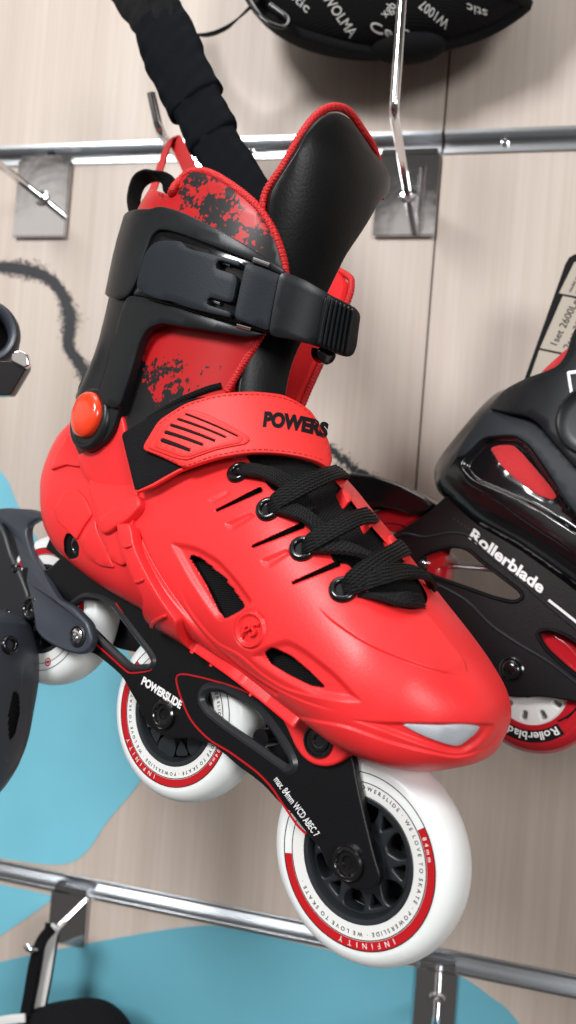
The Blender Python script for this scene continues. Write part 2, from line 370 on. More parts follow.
nz = nt.nodes.new('ShaderNodeTexNoise'); nz.inputs['Scale'].default_value = 5.5; nz.inputs['Detail'].default_value = 2; nt.links.new(tcw.outputs['Generated'], nz.inputs['Vector'])
ma = nt.nodes.new('ShaderNodeMath'); ma.operation = 'MULTIPLY_ADD'; ma.inputs[1].default_value = .12; mb_ = nt.nodes.new('ShaderNodeMath'); mb_.operation = 'MULTIPLY_ADD'; mb_.inputs[1].default_value = .5; mb_.inputs[2].default_value = .44; nt.links.new(sx.outputs['Z'], mb_.inputs[0])
nt.links.new(nz.outputs['Fac'], ma.inputs[0]); nt.links.new(mb_.outputs[0], ma.inputs[2])
rp = nt.nodes.new('ShaderNodeValToRGB'); e = rp.color_ramp.elements
e[0].position = 0; e[0].color = (.10, .095, .09, 1); e[1].position = 1.0; e[1].color = (1, 1, 1, 1)
for p_, g_ in ((.30, .12), (.42, .10), (.47, .30), (.52, .22), (.56, .75), (.655, 1.0), (.685, .10), (.77, .08), (.83, .10), (.89, .8)): q = e.new(p_); q.color = (g_, g_*.93, g_*.87, 1)
nt.links.new(ma.outputs[0], rp.inputs['Fac']); nt.links.new(rp.outputs['Color'], bg.inputs['Color']); bg.inputs['Strength'].default_value = .72
SC.view_settings.view_transform = 'Standard'; SC.view_settings.look = 'None'; SC.view_settings.exposure = 0.0; SC.view_settings.gamma = 1.0

# ------------------------------------------------------------------ slat wall
def woodmat():
    m = bpy.data.materials.new('pale_oak_laminate'); m.use_nodes = True; nt = m.node_tree; b = nt.nodes['Principled BSDF']; b.inputs['Roughness'].default_value = .5; b.inputs['Specular IOR Level'].default_value = .35
    tc = nt.nodes.new('ShaderNodeTexCoord'); oi = nt.nodes.new('ShaderNodeObjectInfo')
    mp = nt.nodes.new('ShaderNodeMapping'); mp.inputs['Scale'].default_value = (260, 40, 5); nt.links.new(tc.outputs['Object'], mp.inputs['Vector']); nt.links.new(oi.outputs['Random'], mp.inputs['Location'])
    n1 = nt.nodes.new('ShaderNodeTexNoise'); n1.inputs['Scale'].default_value = 1; n1.inputs['Detail'].default_value = 5; n1.inputs['Distortion'].default_value = .4; nt.links.new(mp.outputs[0], n1.inputs['Vector'])
    mp2 = nt.nodes.new('ShaderNodeMapping'); mp2.inputs['Scale'].default_value = (28, 10, 1.6); nt.links.new(tc.outputs['Object'], mp2.inputs['Vector'])
    n2 = nt.nodes.new('ShaderNodeTexNoise'); n2.inputs['Scale'].default_value = 1; n2.inputs['Detail'].default_value = 3; nt.links.new(mp2.outputs[0], n2.inputs['Vector'])
    ad = nt.nodes.new('ShaderNodeMath'); ad.operation = 'MULTIPLY_ADD'; ad.inputs[1].default_value = .40; nt.links.new(n1.outputs['Fac'], ad.inputs[0])
    m2 = nt.nodes.new('ShaderNodeMath'); m2.operation = 'MULTIPLY'; m2.inputs[1].default_value = .60; nt.links.new(n2.outputs['Fac'], m2.inputs[0]); nt.links.new(m2.outputs[0], ad.inputs[2])
    r = nt.nodes.new('ShaderNodeValToRGB'); r.color_ramp.elements[0].position = .33; r.color_ramp.elements[0].color = (.475, .395, .335, 1); r.color_ramp.elements[1].position = .66; r.color_ramp.elements[1].color = (.595, .515, .455, 1)
    nt.links.new(ad.outputs[0], r.inputs['Fac']); nt.links.new(r.outputs['Color'], b.inputs['Base Color'])
    bp = nt.nodes.new('ShaderNodeBump'); bp.inputs['Strength'].default_value = .15; bp.inputs['Distance'].default_value = .0005; nt.links.new(n1.outputs['Fac'], bp.inputs['Height']); nt.links.new(bp.outputs[0], b.inputs['Normal'])
    return m
M_wood = woodmat(); M_edge = mat('board_edge', (.30, .21, .14), .8)
wall = thing('slat_wall', 'pale oak slat wall with two aluminium rails and blue and black paint', 'wall'); wall['kind'] = 'structure'
SEAM = -.040; RAILS = ((1.544, 1.560), (.9235, .938))
def bevbox(name, lo, hi, m, parent, bev=.0006):
    bm = bmesh.new(); bmesh.ops.create_cube(bm, size=1.0)
    for v in bm.verts: v.co = Vector([(lo[k]+hi[k])/2+v.co[k]*(hi[k]-lo[k]) for k in range(3)])
    bmesh.ops.bevel(bm, geom=bm.edges, offset=bev, segments=2, affect='EDGES'); me = bpy.data.meshes.new(name); bm.to_mesh(me); bm.free(); return link(name, me, m, parent, angle=35)
zs = [.30, RAILS[1][0], RAILS[1][1], RAILS[0][0], RAILS[0][1], 2.2]
for a, b in ((0, 1), (2, 3), (4, 5)):
    for x0, x1 in ((-1.6, SEAM-.0006), (SEAM+.0006, 1.4)):
        bevbox('wall_board', (x0, 0, zs[a]+.0004), (x1, .018, zs[b]-.0004), M_wood, wall)
bevbox('backing_board', (-1.6, .0185, .30), (1.4, .022, 2.2), M_edge, wall)
def rail(z0, z1, x0, x1):
    t = .0021; pr = [(-.0022, z0-.0012), (-.0022, z0+t), (.010, z0+t), (.010, z1-t), (-.0022, z1-t), (-.0022, z1+.0012), (-.0008, z1+.0012), (-.0008, z1-.0003), (.0125, z1-.0003), (.0125, z0+.0003), (-.0008, z0+.0003), (-.0008, z0-.0012)]
    V = np.array([(x, y, z) for x in (x0, x1) for y, z in pr]); n = len(pr)
    Fc = [(i, (i+1) % n, n+(i+1) % n, n+i) for i in range(n)]+[tuple(range(n)), tuple(range(n, 2*n))[::-1]]
    me = mesh('slat_rail', V, Fc, False); bm = bmesh.new(); bm.from_mesh(me); bmesh.ops.bevel(bm, geom=[e for e in bm.edges if abs(e.verts[0].co.x-e.verts[1].co.x) > .1], offset=.0005, segments=2, affect='EDGES'); bm.to_mesh(me); bm.free()
    return link('slat_rail', me, M_steel, wall, angle=30)
rail(*RAILS[0], -1.6, SEAM-.0012); rail(RAILS[0][0]-.0004, RAILS[0][1]-.0004, SEAM+.0012, 1.4); rail(*RAILS[1], -1.6, 1.4)
# painted mural shapes: thin films of paint on the boards
def mural(name, poly, m, off=.0003):
    P = cr(poly, 8, True); V3 = np.array([wallpt(x, y, 0) for x, y in P]); V, Fc = curve2d([V3[:, [0, 2]]], .0001, .00004, 1)
    return link(name, mesh(name, np.c_[V[:, 0], -off+V[:, 2], V[:, 1]], Fc, False), m, wall, smooth=False)
M_teal = mat('light_blue_paint', (.185, .53, .66), .45, var=.07, vscale=9); M_teal2 = mat('teal_paint', (.135, .40, .50), .45, var=.07, vscale=9)
zr0, zr1 = RAILS[1]
def clipz(poly, lo=None, hi=None):               # keep the film off the rail
    out = []
    for x, y in poly: out.append((x, y))
    return out
mural('mural_patch', [(-60, 420), (0, 470), (20, 508), (60, 575), (110, 630), (150, 685), (160, 735), (143, 777), (110, 818), (72, 862), (0, 858), (-70, 845), (-90, 640)], M_teal)
mural('mural_patch', [(-70, 868), (0, 884), (45, 894), (52, 899), (0, 936), (-60, 974)], M_teal)
mural('mural_patch', [(-70, 985), (0, 962), (100, 941), (194, 926), (240, 930), (330, 950), (400, 964), (440, 972), (462, 977), (490, 996), (518, 1022), (570, 1110), (200, 1120), (-60, 1110)], M_teal2)
def spray(path, width, n, m):
    P = resample(cr(path, 8), 1.0); B = MB()
    for k in range(n):
        i = rng.integers(0, len(P)); t = P[min(i+1, len(P)-1)]-P[max(i-1, 0)]; t = t/np.linalg.norm(t); nn = np.array((-t[1], t[0]))
        s = rng.normal()*width*.42*(1+.25*math.sin(i*.09)); far = abs(s)/width
        q = P[i]+nn*s+t*rng.normal()*2; c = wallpt(*q, .00034+.0000006*k % .0003); r = (.00145 if far < .45 else .0007)*rng.uniform(.35, 1.0)
        a = np.arange(7)*2*math.pi/7; B.add(np.c_[c[0]+r*np.cos(a), np.full(7, -.0002-.00000003*k), c[2]+r*np.sin(a)], [tuple(range(7))])
    return B.build('spray_line', m, wall, False)
M_spray = mat('black_spray', (.010, .011, .014), .6)
spray([(-60, 262), (-20, 266), (0, 267), (22, 269), (40, 274), (55, 284), (65, 300), (70, 322), (68, 345), (79, 363), (88, 378), (97, 392), (110, 400)], 8.2, 9000, M_spray)
spray([(325, 446), (338, 456), (350, 466), (362, 474), (380, 482)], 7, 500, M_spray)

# ------------------------------------------------------------------ chrome hooks on the rails
def hook(label, base_px, plate_px, length, tip=0.0, tipdir=(0, 0, 1), r=.0031, ring=True, group='chrome hooks on the slat rails'):
    b = wallpt(*base_px, .004); root = thing('slat_hook', label, 'hook', Matrix.Translation(Vector(b)), group)
    c = np.array([wallpt(*q, .004) for q in plate_px]); x0, x1 = c[:, 0].min(), c[:, 0].max(); z0, z1 = c[:, 2].min(), c[:, 2].max()
    o = bevbox('plate', (x0-b[0], -.0013, z0-b[2]), (x1-b[0], .0013, z1-b[2]), M_chrome, root, .0009)
    bevbox('rail_lip', (x0-b[0]+.002, -.0004, z1-b[2]-.002), (x1-b[0]-.002, .010, z1-b[2]+.0045), M_chrome, root, .0006)
    P = [np.array((0, 0.0, 0)), np.array((0, -length+.006, 0))]
    td = unit(tipdir)
    if tip: P = [P[0], P[1]]+[np.array((0, -length+.006, 0))+np.array((0, -1, 0))*.006*math.sin(a)+td*.006*(1-math.cos(a)) for a in np.linspace(.2, math.pi/2, 6)]+[np.array((0, -length, 0))+td*tip]
    else: P[1] = np.array((0, -length, 0))
    V, Fc = sweep(resample(np.array(P), .003) if not tip else np.array(P), circle(r, 16)); link('prong', mesh('prong', V, Fc, False), M_chrome, root, angle=50)
    if ring: V, Fc = lathe([(.0064, -.001), (.0068, .001), (.0058, .0026), (.0034, .0032), (0, .0034)], (0, -.0008, 0), (0, -1, 0), 32); link('weld_collar', mesh('weld_collar', V, Fc, False), M_chrome, root)
    return root
def prong_len(base_px, tip_px, off=.004):        # how far out of the wall the bend of a hook is
    b = wallpt(*base_px, off); best = min((np.linalg.norm(topix(b+np.array((0, -t, 0)))-np.array(tip_px)), t) for t in np.arange(.02, .5, .002)); return best[1]
def topix(p): c = RW.T@(np.asarray(p)-CAM); return np.array((288+F*c[0]/-c[2], 512-F*c[1]/-c[2]))

for x_, y_ in ((52, 153.5), (351, 146), (250, 148.5), (505, 141)):   # countersunk fixings in the rail channel
    b_ = wallpt(x_, y_, -.0085); V, Fc = lathe([(.0036, -.001), (.0036, .0008), (.0026, .0013), (.0012, .0013), (.0009, .0004), (0, .0004)], b_, (0, -1, 0), 24); link('rail_screw', mesh('rail_screw', V, Fc, False), M_boltdark if x_ < 100 else M_chrome, wall)

# ================================================================== the red skate
red = thing('inline_skate', 'red inline skate with three white wheels hanging on a chrome hook', 'inline skate', SK.matrix(), 'inline skates on the wall')

# ---- shell: loft along the foot, then carved
def loft_shell(rows, ni, nj, l0, l1, et=2.35, eb=3.0, power=.5, side=0.0):
    r = np.array(rows, float); t = np.linspace(0, 1, ni); q = .5-.5*np.cos(np.pi*t); l = l0+(l1-l0)*(.55*q+.45*t)
    zt, zb, w = (pchip(r[:, 0], r[:, k], l) for k in (1, 2, 3)); cx = pchip(r[:, 0], r[:, 4], l) if r.shape[1] > 4 else 0*l
    u_ = np.linspace(0, 1, 2001); g_ = -.72*np.pi+2*np.pi*u_; wt_ = 1+2.2*np.exp(-((g_-.30*np.pi)/(.50*np.pi))**6); cw = np.r_[0, np.cumsum((wt_[1:]+wt_[:-1])/2)]; ph = np.interp(np.linspace(0, cw[-1], nj), cw, g_); P = np.zeros((ni, nj, 3)); c, s = np.cos(ph), np.sin(ph)
    for i in range(ni):
        um = zb[i]+(zt[i]-zb[i])*.40
        cs = np.sign(c)*np.abs(c)**(2/np.where(s > 0, et, eb)); ss = np.abs(s)**(2/np.where(s > 0, et, eb))
        P[i, :, 0] = l[i]; P[i, :, 1] = cx[i]+w[i]*cs; P[i, :, 2] = np.where(s > 0, um+(zt[i]-um)*ss, um-(um-zb[i])*ss)
    return P
ROWS = [(-260, 86, 76, 2, 0), (-258.5, 94, 69, 9, 0), (-253, 102, 62, 17, 0), (-240, 109, 50, 26, 0), (-222, 113, 37, 32, 0), (-208, 114, 33, 34, 0), (-180, 118, 32, 36, 0), (-140, 130, 35, 39, 0), (-100, 137, 38, 42, 0),
        (-60, 123, 39, 45, 0), (-22, 105.5, 38, 46.5, 0), (-3, 97, 41, 43, 0), (10, 90.5, 46, 36, 0), (19.5, 84.5, 53, 26, 0), (25, 78, 59, 15, 0), (27, 71, 66, 2.5, 0)]
NI, NJ = 820, 640
Pshell = loft_shell(ROWS, NI, NJ, -260, 27)
SH = Surf(loft_shell(ROWS, 110, 100, -260, 27), SK)
def carve(P, fr, feats):
    """feats: ('poly', pts, depth, bevel) recess, ('line', pts, half width, height) ridge or groove, ('step', pts, falloff, height) crease with one sharp side"""
    Q = fr.pix(P.reshape(-1, 3)); N = Surf.__new__(Surf); di = np.gradient(P, axis=0); dj = np.gradient(P, axis=1); Nn = np.cross(di, dj); Nn /= np.linalg.norm(Nn, axis=2)[..., None]+1e-12
    if ((P-P.mean(1, keepdims=True))*Nn).sum() < 0: Nn = -Nn
    Nn = Nn.reshape(-1, 3); view = fr.eye-P.reshape(-1, 3); view /= np.linalg.norm(view, axis=1)[:, None]; face = (Nn*view).sum(1)
    JI = fr.pix((P+di).reshape(-1, 3))-Q; JJ = fr.pix((P+dj).reshape(-1, 3))-Q; det = JI[:, 0]*JJ[:, 1]-JI[:, 1]*JJ[:, 0]; det[np.abs(det) < 1e-4] = 1e9
    SHIFT = np.zeros((len(Q), 3)); DI = di.reshape(-1, 3); DJ = dj.reshape(-1, 3)
    fw = sstep((face+.02)/.12); D = np.zeros(len(Q)); M = np.zeros(len(Q), int); VD = np.zeros(len(Q)); near = face > -.02
    for ft in feats:
        kind, pts, a, b = ft[:4]; pts = np.asarray(pts, float); pad = 30 if kind != 'step' else a*5
        lo, hi = pts.min(0)-pad, pts.max(0)+pad; k = np.where(near & (Q[:, 0] > lo[0]) & (Q[:, 0] < hi[0]) & (Q[:, 1] > lo[1]) & (Q[:, 1] < hi[1]))[0]
        if not len(k): continue
        q = Q[k]
        if kind == 'poly':                       # a = depth, b = bevel px; optional material index
            d = sdpoly(pts, q); D[k] -= 0 if (len(ft) > 4 and ft[4]) else a*sstep(-d/b)
            if len(ft) > 4 and ft[4]:
                d = d+min(.6, .3*b); e = .05; d_0 = sdpoly(pts, q); gx = (sdpoly(pts, q+np.array((e, 0)))-d_0)/e; gy = (sdpoly(pts, q+np.array((0, e)))-d_0)/e; mi_ = JI[k, 0]*gx+JI[k, 1]*gy; mj_ = JJ[k, 0]*gx+JJ[k, 1]*gy; big = np.abs(mi_) >= np.abs(mj_); u = np.abs(d) < 0; kk = k[u]
                ci = np.where(big[u], -d[u]/np.where(big[u], mi_[u], 1), 0); cj = np.where(~big[u], -d[u]/np.where(~big[u], mj_[u], 1), 0); SHIFT[kk] = DI[kk]*ci[:, None]+DJ[kk]*cj[:, None]; d[u] = 0
                M[k[d < -.05]] = ft[4]; VD[k] += a*sstep(-(d-.6)/b)
        elif kind == 'line':                     # a = half width px, b = height
            d = segdist(pts, q, False); D[k] += b*np.exp(-(d/a)**2)
        elif kind == 'ring':
            d = np.abs(sdpoly(pts, q)); D[k] += b*np.exp(-(d/a)**4)
        elif kind == 'step':                     # raised on the left-hand side of the line (in the picture), dying away
            best = np.full(len(q), 1e9); sg = np.zeros(len(q)); tt = np.zeros(len(q)); n = len(pts); s0 = np.r_[0, np.cumsum(np.linalg.norm(np.diff(pts, axis=0), axis=1))]
            for i in range(n-1):
                A_, B_ = pts[i], pts[i+1]; ab = B_-A_; t = np.clip(((q-A_)@ab)/(ab@ab), 0, 1); v = q-A_-t[:, None]*ab; d = np.linalg.norm(v, axis=1)
                u = d < best; best[u] = d[u]; sg[u] = np.sign(ab[0]*v[u, 1]-ab[1]*v[u, 0]); tt[u] = s0[i]+t[u]*np.sqrt(ab@ab)
            end = sstep(np.minimum(tt, s0[-1]-tt)/(.22*s0[-1])); sd = -best*sg
            D[k] += b*end*np.where(sd > 0, np.exp(-np.maximum(sd, 0)/a), 0)*sstep((sd+1.2)/2.4) + b*end*np.where(sd > 0, 0, sstep((sd+1.2)/2.4))
    P2 = (P.reshape(-1, 3)+SHIFT+Nn*(D*fw)[:, None]-view*(np.minimum(VD, 7)*fw)[:, None]).reshape(P.shape); return P2, M.reshape(P.shape[:2])
vent1 = fillet([(187, 555), (197, 557), (208, 566), (221, 578), (233, 593), (243, 607), (236, 612), (224, 619), (217, 612), (203, 582)], 3); vent1 = inset(vent1 if area2(vent1) > 0 else vent1[::-1], -1.3)
vent1o = fillet([(167, 540), (196, 545), (219, 558), (237, 578), (256, 604), (240, 615), (218, 624), (205, 606), (188, 579)], 8)
vent2 = fillet([(262, 654), (270, 647.5), (289, 656.5), (306, 671), (323, 688), (309, 686), (286, 675), (268, 664)], 3); vent2 = inset(vent2 if area2(vent2) > 0 else vent2[::-1], -1.3)
vent2o = fillet([(246, 657), (262, 646), (286, 637), (306, 648), (336, 672), (366, 704), (340, 702), (318, 698), (280, 680)], 9)
throat = cr([(246, 452), (262, 478), (272, 490), (288, 500), (299, 524), (318, 528), (333, 561), (349, 566), (362, 585), (374, 597), (394, 606), (414, 610), (427, 602), (424, 588), (405, 561), (385, 541), (365, 518), (345, 492), (330, 474), (318, 455), (285, 440)], 4, True)
def slit(a, b, w0, w1):
    a, b = np.array(a, float), np.array(b, float); d = (b-a)/np.linalg.norm(b-a); n = np.array((-d[1], d[0])); return fillet([a-n*w0, b-n*w1, b+n*w1, a+n*w0], 2)
reflect = fillet([(401, 724.2), (440, 725.2), (481.5, 726), (475, 734.5), (462, 745), (455, 746.3), (434.6, 740.5), (414, 731.5)], 3)
reflo = fillet([(345, 719), (378, 721.5), (440, 722), (497, 722.5), (492, 733), (483, 744), (466, 756), (450, 755.5), (425, 748), (388, 734)], 7)
feats = [
 ('poly', vent1o, 1.7, 7), ('poly', vent1, 7, 1.8, 1), ('poly', vent2o, 1.7, 8), ('poly', vent2, 7, 1.8, 1),
 ('poly', throat, 5.5, 2.4, 1),
 ('poly', slit((216, 511), (262, 489), 1.4, 3.0), 5, 1.2, 1), ('poly', slit((252, 547), (304, 525), 1.4, 3.2), 5, 1.2, 1), ('poly', slit((292, 583.5), (340, 563), 1.4, 3.2), 5, 1.2, 1),
 ('poly', fillet([(222, 523), (250, 511), (257, 516), (231, 533)], 5), .9, 5), ('poly', fillet([(258, 560), (287, 547), (293, 553), (268, 570)], 5), .9, 5),
 ('poly', fillet([(205, 500), (228, 489), (233, 494), (212, 506)], 5), .6, 5), 
 ('ring', np.c_[250+13.6*np.cos(np.linspace(0, 6.2832, 40)[:-1]), 630+16.6*np.sin(np.linspace(0, 6.2832, 40)[:-1])], 1.2, .8),
 ('ring', np.c_[250+15.8*np.cos(np.linspace(0, 6.2832, 40)[:-1]), 630+19*np.sin(np.linspace(0, 6.2832, 40)[:-1])], 1.0, -.5),
 ('poly', [tuple(q) for q in np.c_[250+12*np.cos(np.linspace(0, 6.2832, 30)[:-1]), 630+15*np.sin(np.linspace(0, 6.2832, 30)[:-1])]], .5, 1.5),
 ('poly', reflo, 1.6, 5),
 ('step', cr([(316, 604), (322, 611), (334, 622), (360, 640), (386, 653), (426, 668), (452, 674), (467, 675)], 5), 26, .85),
 ('step', cr([(467, 676), (464, 662), (447, 640), (425, 612), (412, 602)], 5), 14, .9),
 ('step', cr([(260, 702), (300, 718), (345, 727), (385, 741), (430, 753), (462, 757), (490, 745), (503, 722)], 5), 16, -.8),
 ('step', cr([(364, 705), (330, 699), (290, 690), (262, 674), (240, 655), (215, 640), (190, 610), (172, 575)], 5), 14, .6),
 ('step', cr([(109, 418), (112, 440), (113, 470), (117, 500), (126, 520)], 5), 9, 1.2),
 ('poly', fillet([(63, 540), (66.5, 532), (73, 534), (80, 545), (79, 558), (70, 561), (64, 554)], 4), 3.2, 2.5, 1),
 ('line', cr([(137, 532), (143, 548), (153, 568), (168, 592), (188, 618), (207, 641), (228, 660), (252, 678), (276, 694)], 4), 1.7, -2.2),
 ('step', cr([(212, 640), (232, 657), (258, 677), (300, 700), (340, 713)], 4), 8, -.5),
]
Pc, Mi = carve(Pshell, SK, feats)
def gridmesh(name, P, mats, parent, Mi=None, closed=True):
    ni, nj = P.shape[:2]; nj1 = nj-1; V = P[:, :nj1].reshape(-1, 3); i, j = np.meshgrid(np.arange(ni-1), np.arange(nj1), indexing='ij'); j2 = (j+1) % nj1
    Fq = np.stack([i*nj1+j, (i+1)*nj1+j, (i+1)*nj1+j2, i*nj1+j2], -1).reshape(-1, 4); Fl = Fq.tolist()
    caps = [list(range(nj1))[::-1], list(range((ni-1)*nj1, ni*nj1))]; me = mesh(name, V, Fl+caps)
    for q in mats: me.materials.append(q)
    if Mi is not None:
        m = Mi[:, :nj1]; mf = ((m[:-1]+m[1:]+np.roll(m, -1, 1)[:-1]+np.roll(m, -1, 1)[1:]) >= 2).astype(int).reshape(-1); me.polygons.foreach_set('material_index', mf.tolist()+[0, 0])
    return link(name, me, None, parent, angle=75)
shell = gridmesh('shell', Pc, [M_red, M_dark], red, Mi)
# things lying on the shell
patch('reflector', SH, [tuple(q) for q in reflect], -1.9, -.9, .3, M_reflect, red, sp=3)
PSo, PSx, PSy = (241.4, 637.0), (16.5, -2.0), (2.0, -12.5)
text_surf('embossed_letters', 'PS', SH, PSo, PSx, PSy, -.6, 1.2, M_red, shell, bold=.012, shear=.2)
for (x, y) in ((239, 473), (268.5, 509.5), (302.5, 549), (343, 590)):
    ij = SH.hit(x, y); c = SH.pos(ij, .3); n = SH.nrm(ij)
    V, Fc = lathe([(.01, .35), (2.7, .35), (2.9, 1.0), (3.3, 1.7), (4.2, 1.9), (5.1, 1.4), (5.6, .3), (5.6, -.8)], c, n, 40); link('eyelet', mesh('eyelet', V, Fc), M_gloss, red, angle=60)
# ---- laces
def on(px, py, h): return SH.pos(SH.hit(px, py), h)
LP = []
for k in range(41):                              # flat braided profile with five cords
    x = -1+2*k/40; LP.append((x, .42+.42*abs(math.sin(x*math.pi*2.5))))
LPROF = np.array([(a*1.0, b) for a, b in LP]+[(a, -.5) for a, b in reversed(LP[::4])])
def lace(pts, w=3.9, twist=None, pinch=True):
    """pts: (px, py, lift)"""
    P = cr(np.array([on(*p) for p in pts]), 8); P = resample(P, 1.0); up = np.array([SH.nrm(SH.hit(*SK.pix(p)[0])) for p in P])
    k = np.ones((5,))/5; up = np.c_[tuple(np.convolve(np.r_[[up[0, q]]*2, up[:, q], [up[-1, q]]*2], k, 'valid') for q in range(3))]
    if twist is not None:
        T = np.gradient(P, axis=0); T /= np.linalg.norm(T, axis=1)[:, None]; S = np.cross(T, up); a = np.interp(np.linspace(0, 1, len(P)), np.linspace(0, 1, len(twist)), np.radians(twist))
        up = up*np.cos(a)[:, None]+S*np.sin(a)[:, None]
    f = np.linspace(0, 1, len(P)); L_ = len(P); dd = np.minimum(np.arange(L_), np.arange(L_)[::-1])*1.0; wk = w*(.62+.38*sstep(dd/7.0)) if pinch else np.full(L_, w); wk = wk*(1+.05*np.sin(f*11+w*3))
    T = np.gradient(P, axis=0); T /= np.linalg.norm(T, axis=1)[:, None]; up = up-T*(up*T).sum(1)[:, None]; up /= np.linalg.norm(up, axis=1)[:, None]; S = np.cross(T, up); m = len(LPROF); V = []
    for i in range(L_):
        th = 1.25*(w/wk[i])**.7; cup = .10*wk[i]
        V += [P[i]+S[i]*a*wk[i]+up[i]*(b*th-cup*a*a) for a, b in LPROF]
    Fc = [(i*m+j, i*m+(j+1) % m, (i+1)*m+(j+1) % m, (i+1)*m+j) for i in range(L_-1) for j in range(m)]+[tuple(range(m))[::-1], tuple(range((L_-1)*m, L_*m))]
    return np.array(V), Fc
B = MB()
for pts, w, tw in (
 ([(238, 473, -1.5), (244, 473, 2.2), (258, 475, 3.2), (273, 479, 3.0), (288, 487, 1.5), (300, 497, -1), (312, 508, -2)], 3.6, [0, 14, -8, 10]),
 ([(345, 470, -1), (338, 476, 3), (322, 484, 5.5), (305, 493, 6), (292, 500, 5.5), (278, 507, 4), (268, 510, -1)], 3.9, [6, -10, 8, 0]),
 ([(268, 509, -1), (278, 509, 2.2), (292, 514, 3.6), (308, 522, 3.2), (320, 532, 1), (332, 545, -1.5)], 3.5, [0, 12, 18, 0]),
 ([(378, 512, -1), (366, 520, 3), (352, 527, 5.5), (338, 535, 6.0), (322, 543, 5.2), (311, 548, 3.8), (302, 549, -1)], 3.8, [-6, 10, -6, 0]),
 ([(302, 549, -1), (312, 549, 2.2), (330, 551, 3.8), (348, 555, 4.2), (366, 561, 3.4), (380, 568, 1), (392, 578, -1)], 3.5, [0, 10, 22, 0]),
 ([(412, 545, -1), (400, 551, 3), (388, 560, 5.6), (376, 568, 6.2), (364, 577, 5.4), (352, 586, 4), (343, 590, -1)], 3.7, [10, -8, 6, 0]),
 ([(343, 590, -1), (352, 590, 2.6), (368, 586, 4.8), (386, 582, 6), (404, 581, 6), (419, 583, 4.6), (431, 590, 1)], 3.6, [0, -6, 8, 14]),
 ([(360, 594, -1), (376, 599, 2.5), (392, 604, 3.4), (408, 605, 3.2), (421, 602, .5), (428, 599, -3)], 3.4, [60, 20, -15, -30])):
    B.add(*lace(pts, w, tw))
B.build('laces', M_lace, red, angle=50)
# red tips of the far lace flap
for (x, y, x2, y2) in ((341, 488, 349, 502), (362, 512, 370, 527), (388, 537, 397, 549), (405, 561, 412, 571)):
    patch('far_lace_flap', SH, [(x, y), (x+4, y-3), (x2+4, y2-3), (x2, y2+1)], -6, 1.8, .8, M_red, red, sp=2, rnd=2)

# ---- sole band, clip
band = [(115, 524), (128.5, 523), (134, 546), (141, 563), (150, 581), (161, 600), (176, 622), (192, 641), (206, 655), (222, 668), (240, 679), (258, 693), (276, 705), (298, 718), (297, 726), (274, 714.5), (247, 697), (222, 681), (204, 668), (186, 654), (169.5, 638), (155.5, 619), (143, 600), (132, 580), (123, 556), (119, 540)]
patch('sole_band', SH, band, -1.2, 4.4, .9, M_red, red, sp=2.2, rnd=2)
for a, b in (((122, 547), (136, 543)), ((133, 583), (149, 577)), ((156, 621), (171, 613)), ((187, 657), (200, 646)), ((206, 671), (216, 661)), ((247, 699), (256, 690))):
    a, b = np.array(a, float), np.array(b, float); d = (b-a); n = np.array((-d[1], d[0]))/np.linalg.norm(d)
    patch('sole_band_notch', SH, [tuple(a-n*2), tuple(a+n*2.2+d*.1), tuple(a+d*.62+n*1.6), tuple(a+d*.62-n*1.6)], .5, 5.5, .8, M_red, red, sp=2, rnd=1.5)
patch('strap_clip', SH, [(96, 520), (106, 512), (118, 502), (130, 493), (138, 495), (140, 502), (138, 508), (126.5, 521.5), (114, 528), (102, 535)], -1, 4.2, 1.6, M_red, red, sp=2, rnd=4)

# heel counter: the raised facet under the pivot, and the smaller facet below it
patch('heel_counter', SH, [(50, 470), (66, 464.5), (83, 466.5), (88.5, 477), (90, 494), (96, 515), (104, 546), (110, 560), (121, 566), (132, 560), (130, 530), (138, 500), (134, 460), (122, 425), (100, 426), (80, 425), (66, 436), (55, 455)], -1.5, 1.6, .8, M_red, shell, sp=2.5, rnd=1.2)
patch('heel_facet', SH, [(54, 507), (64, 491), (75, 488), (84, 497), (92, 514), (84, 525), (76, 540), (66, 528), (58, 522)], -1.5, 1.1, .7, M_red, shell, sp=2.5, rnd=1.5)
patch('heel_facet', SH, [(80, 541), (86, 527), (95, 518), (106, 548), (114, 568), (100, 566), (88, 558)], -1.5, 1.1, .7, M_red, shell, sp=2.5, rnd=1.5)
# ---- mounting bolts
def bolt(x, y, n, r, parent, name='bolt', m=M_boltdark, depth=2.6, axis=(0, 1, 0)):
    c = SK.un(x, y, n); V, Fc = lathe([(r*1.02, -6), (r*1.02, -.4), (r*.92, .25), (r*.62, .5), (r*.52, .35), (r*.46, -.9), (r*.40, -depth), (0, -depth)], c, axis, 36); return link(name, mesh(name, V, Fc), m, parent, angle=38)
# front mounting lug: red tab under the toe
lug = [tuple(SK.un(x, y, 20.0)[[0, 2]]) for x, y in ((278, 712), (286, 724), (296, 747), (303, 757), (313, 764.5), (326, 767), (338, 764), (350, 755), (366, 741), (372, 728), (340, 715), (300, 706))]
plate('mounting_lug', [fillet(lug, 3)], 15.5, 21.0, 1.2, M_red, red)
cb = SK.un(318.5, 741, 21)
V, Fc = lathe([(7.0, -3), (7.0, .4), (6.4, 1.2), (5.7, 1.2), (5.3, .5), (0, .5)], cb, (0, 1, 0), 40, False); link('bolt_washer', mesh('bolt_washer', V, Fc), M_boltdark, red, angle=40)
bolt(319, 741, 22.0, 4.5, red, 'mounting_bolt')
hb = SH.hit(72.5, 547); V, Fc = lathe([(5.0, -3), (5.0, .2), (4.2, 1.0), (2.6, 1.2), (2.0, .6), (1.6, -1.0), (0, -1.0)], SH.pos(hb, -2.4), SH.nrm(hb), 36); link('heel_bolt', mesh('heel_bolt', V, Fc), M_boltdark, red, angle=40)

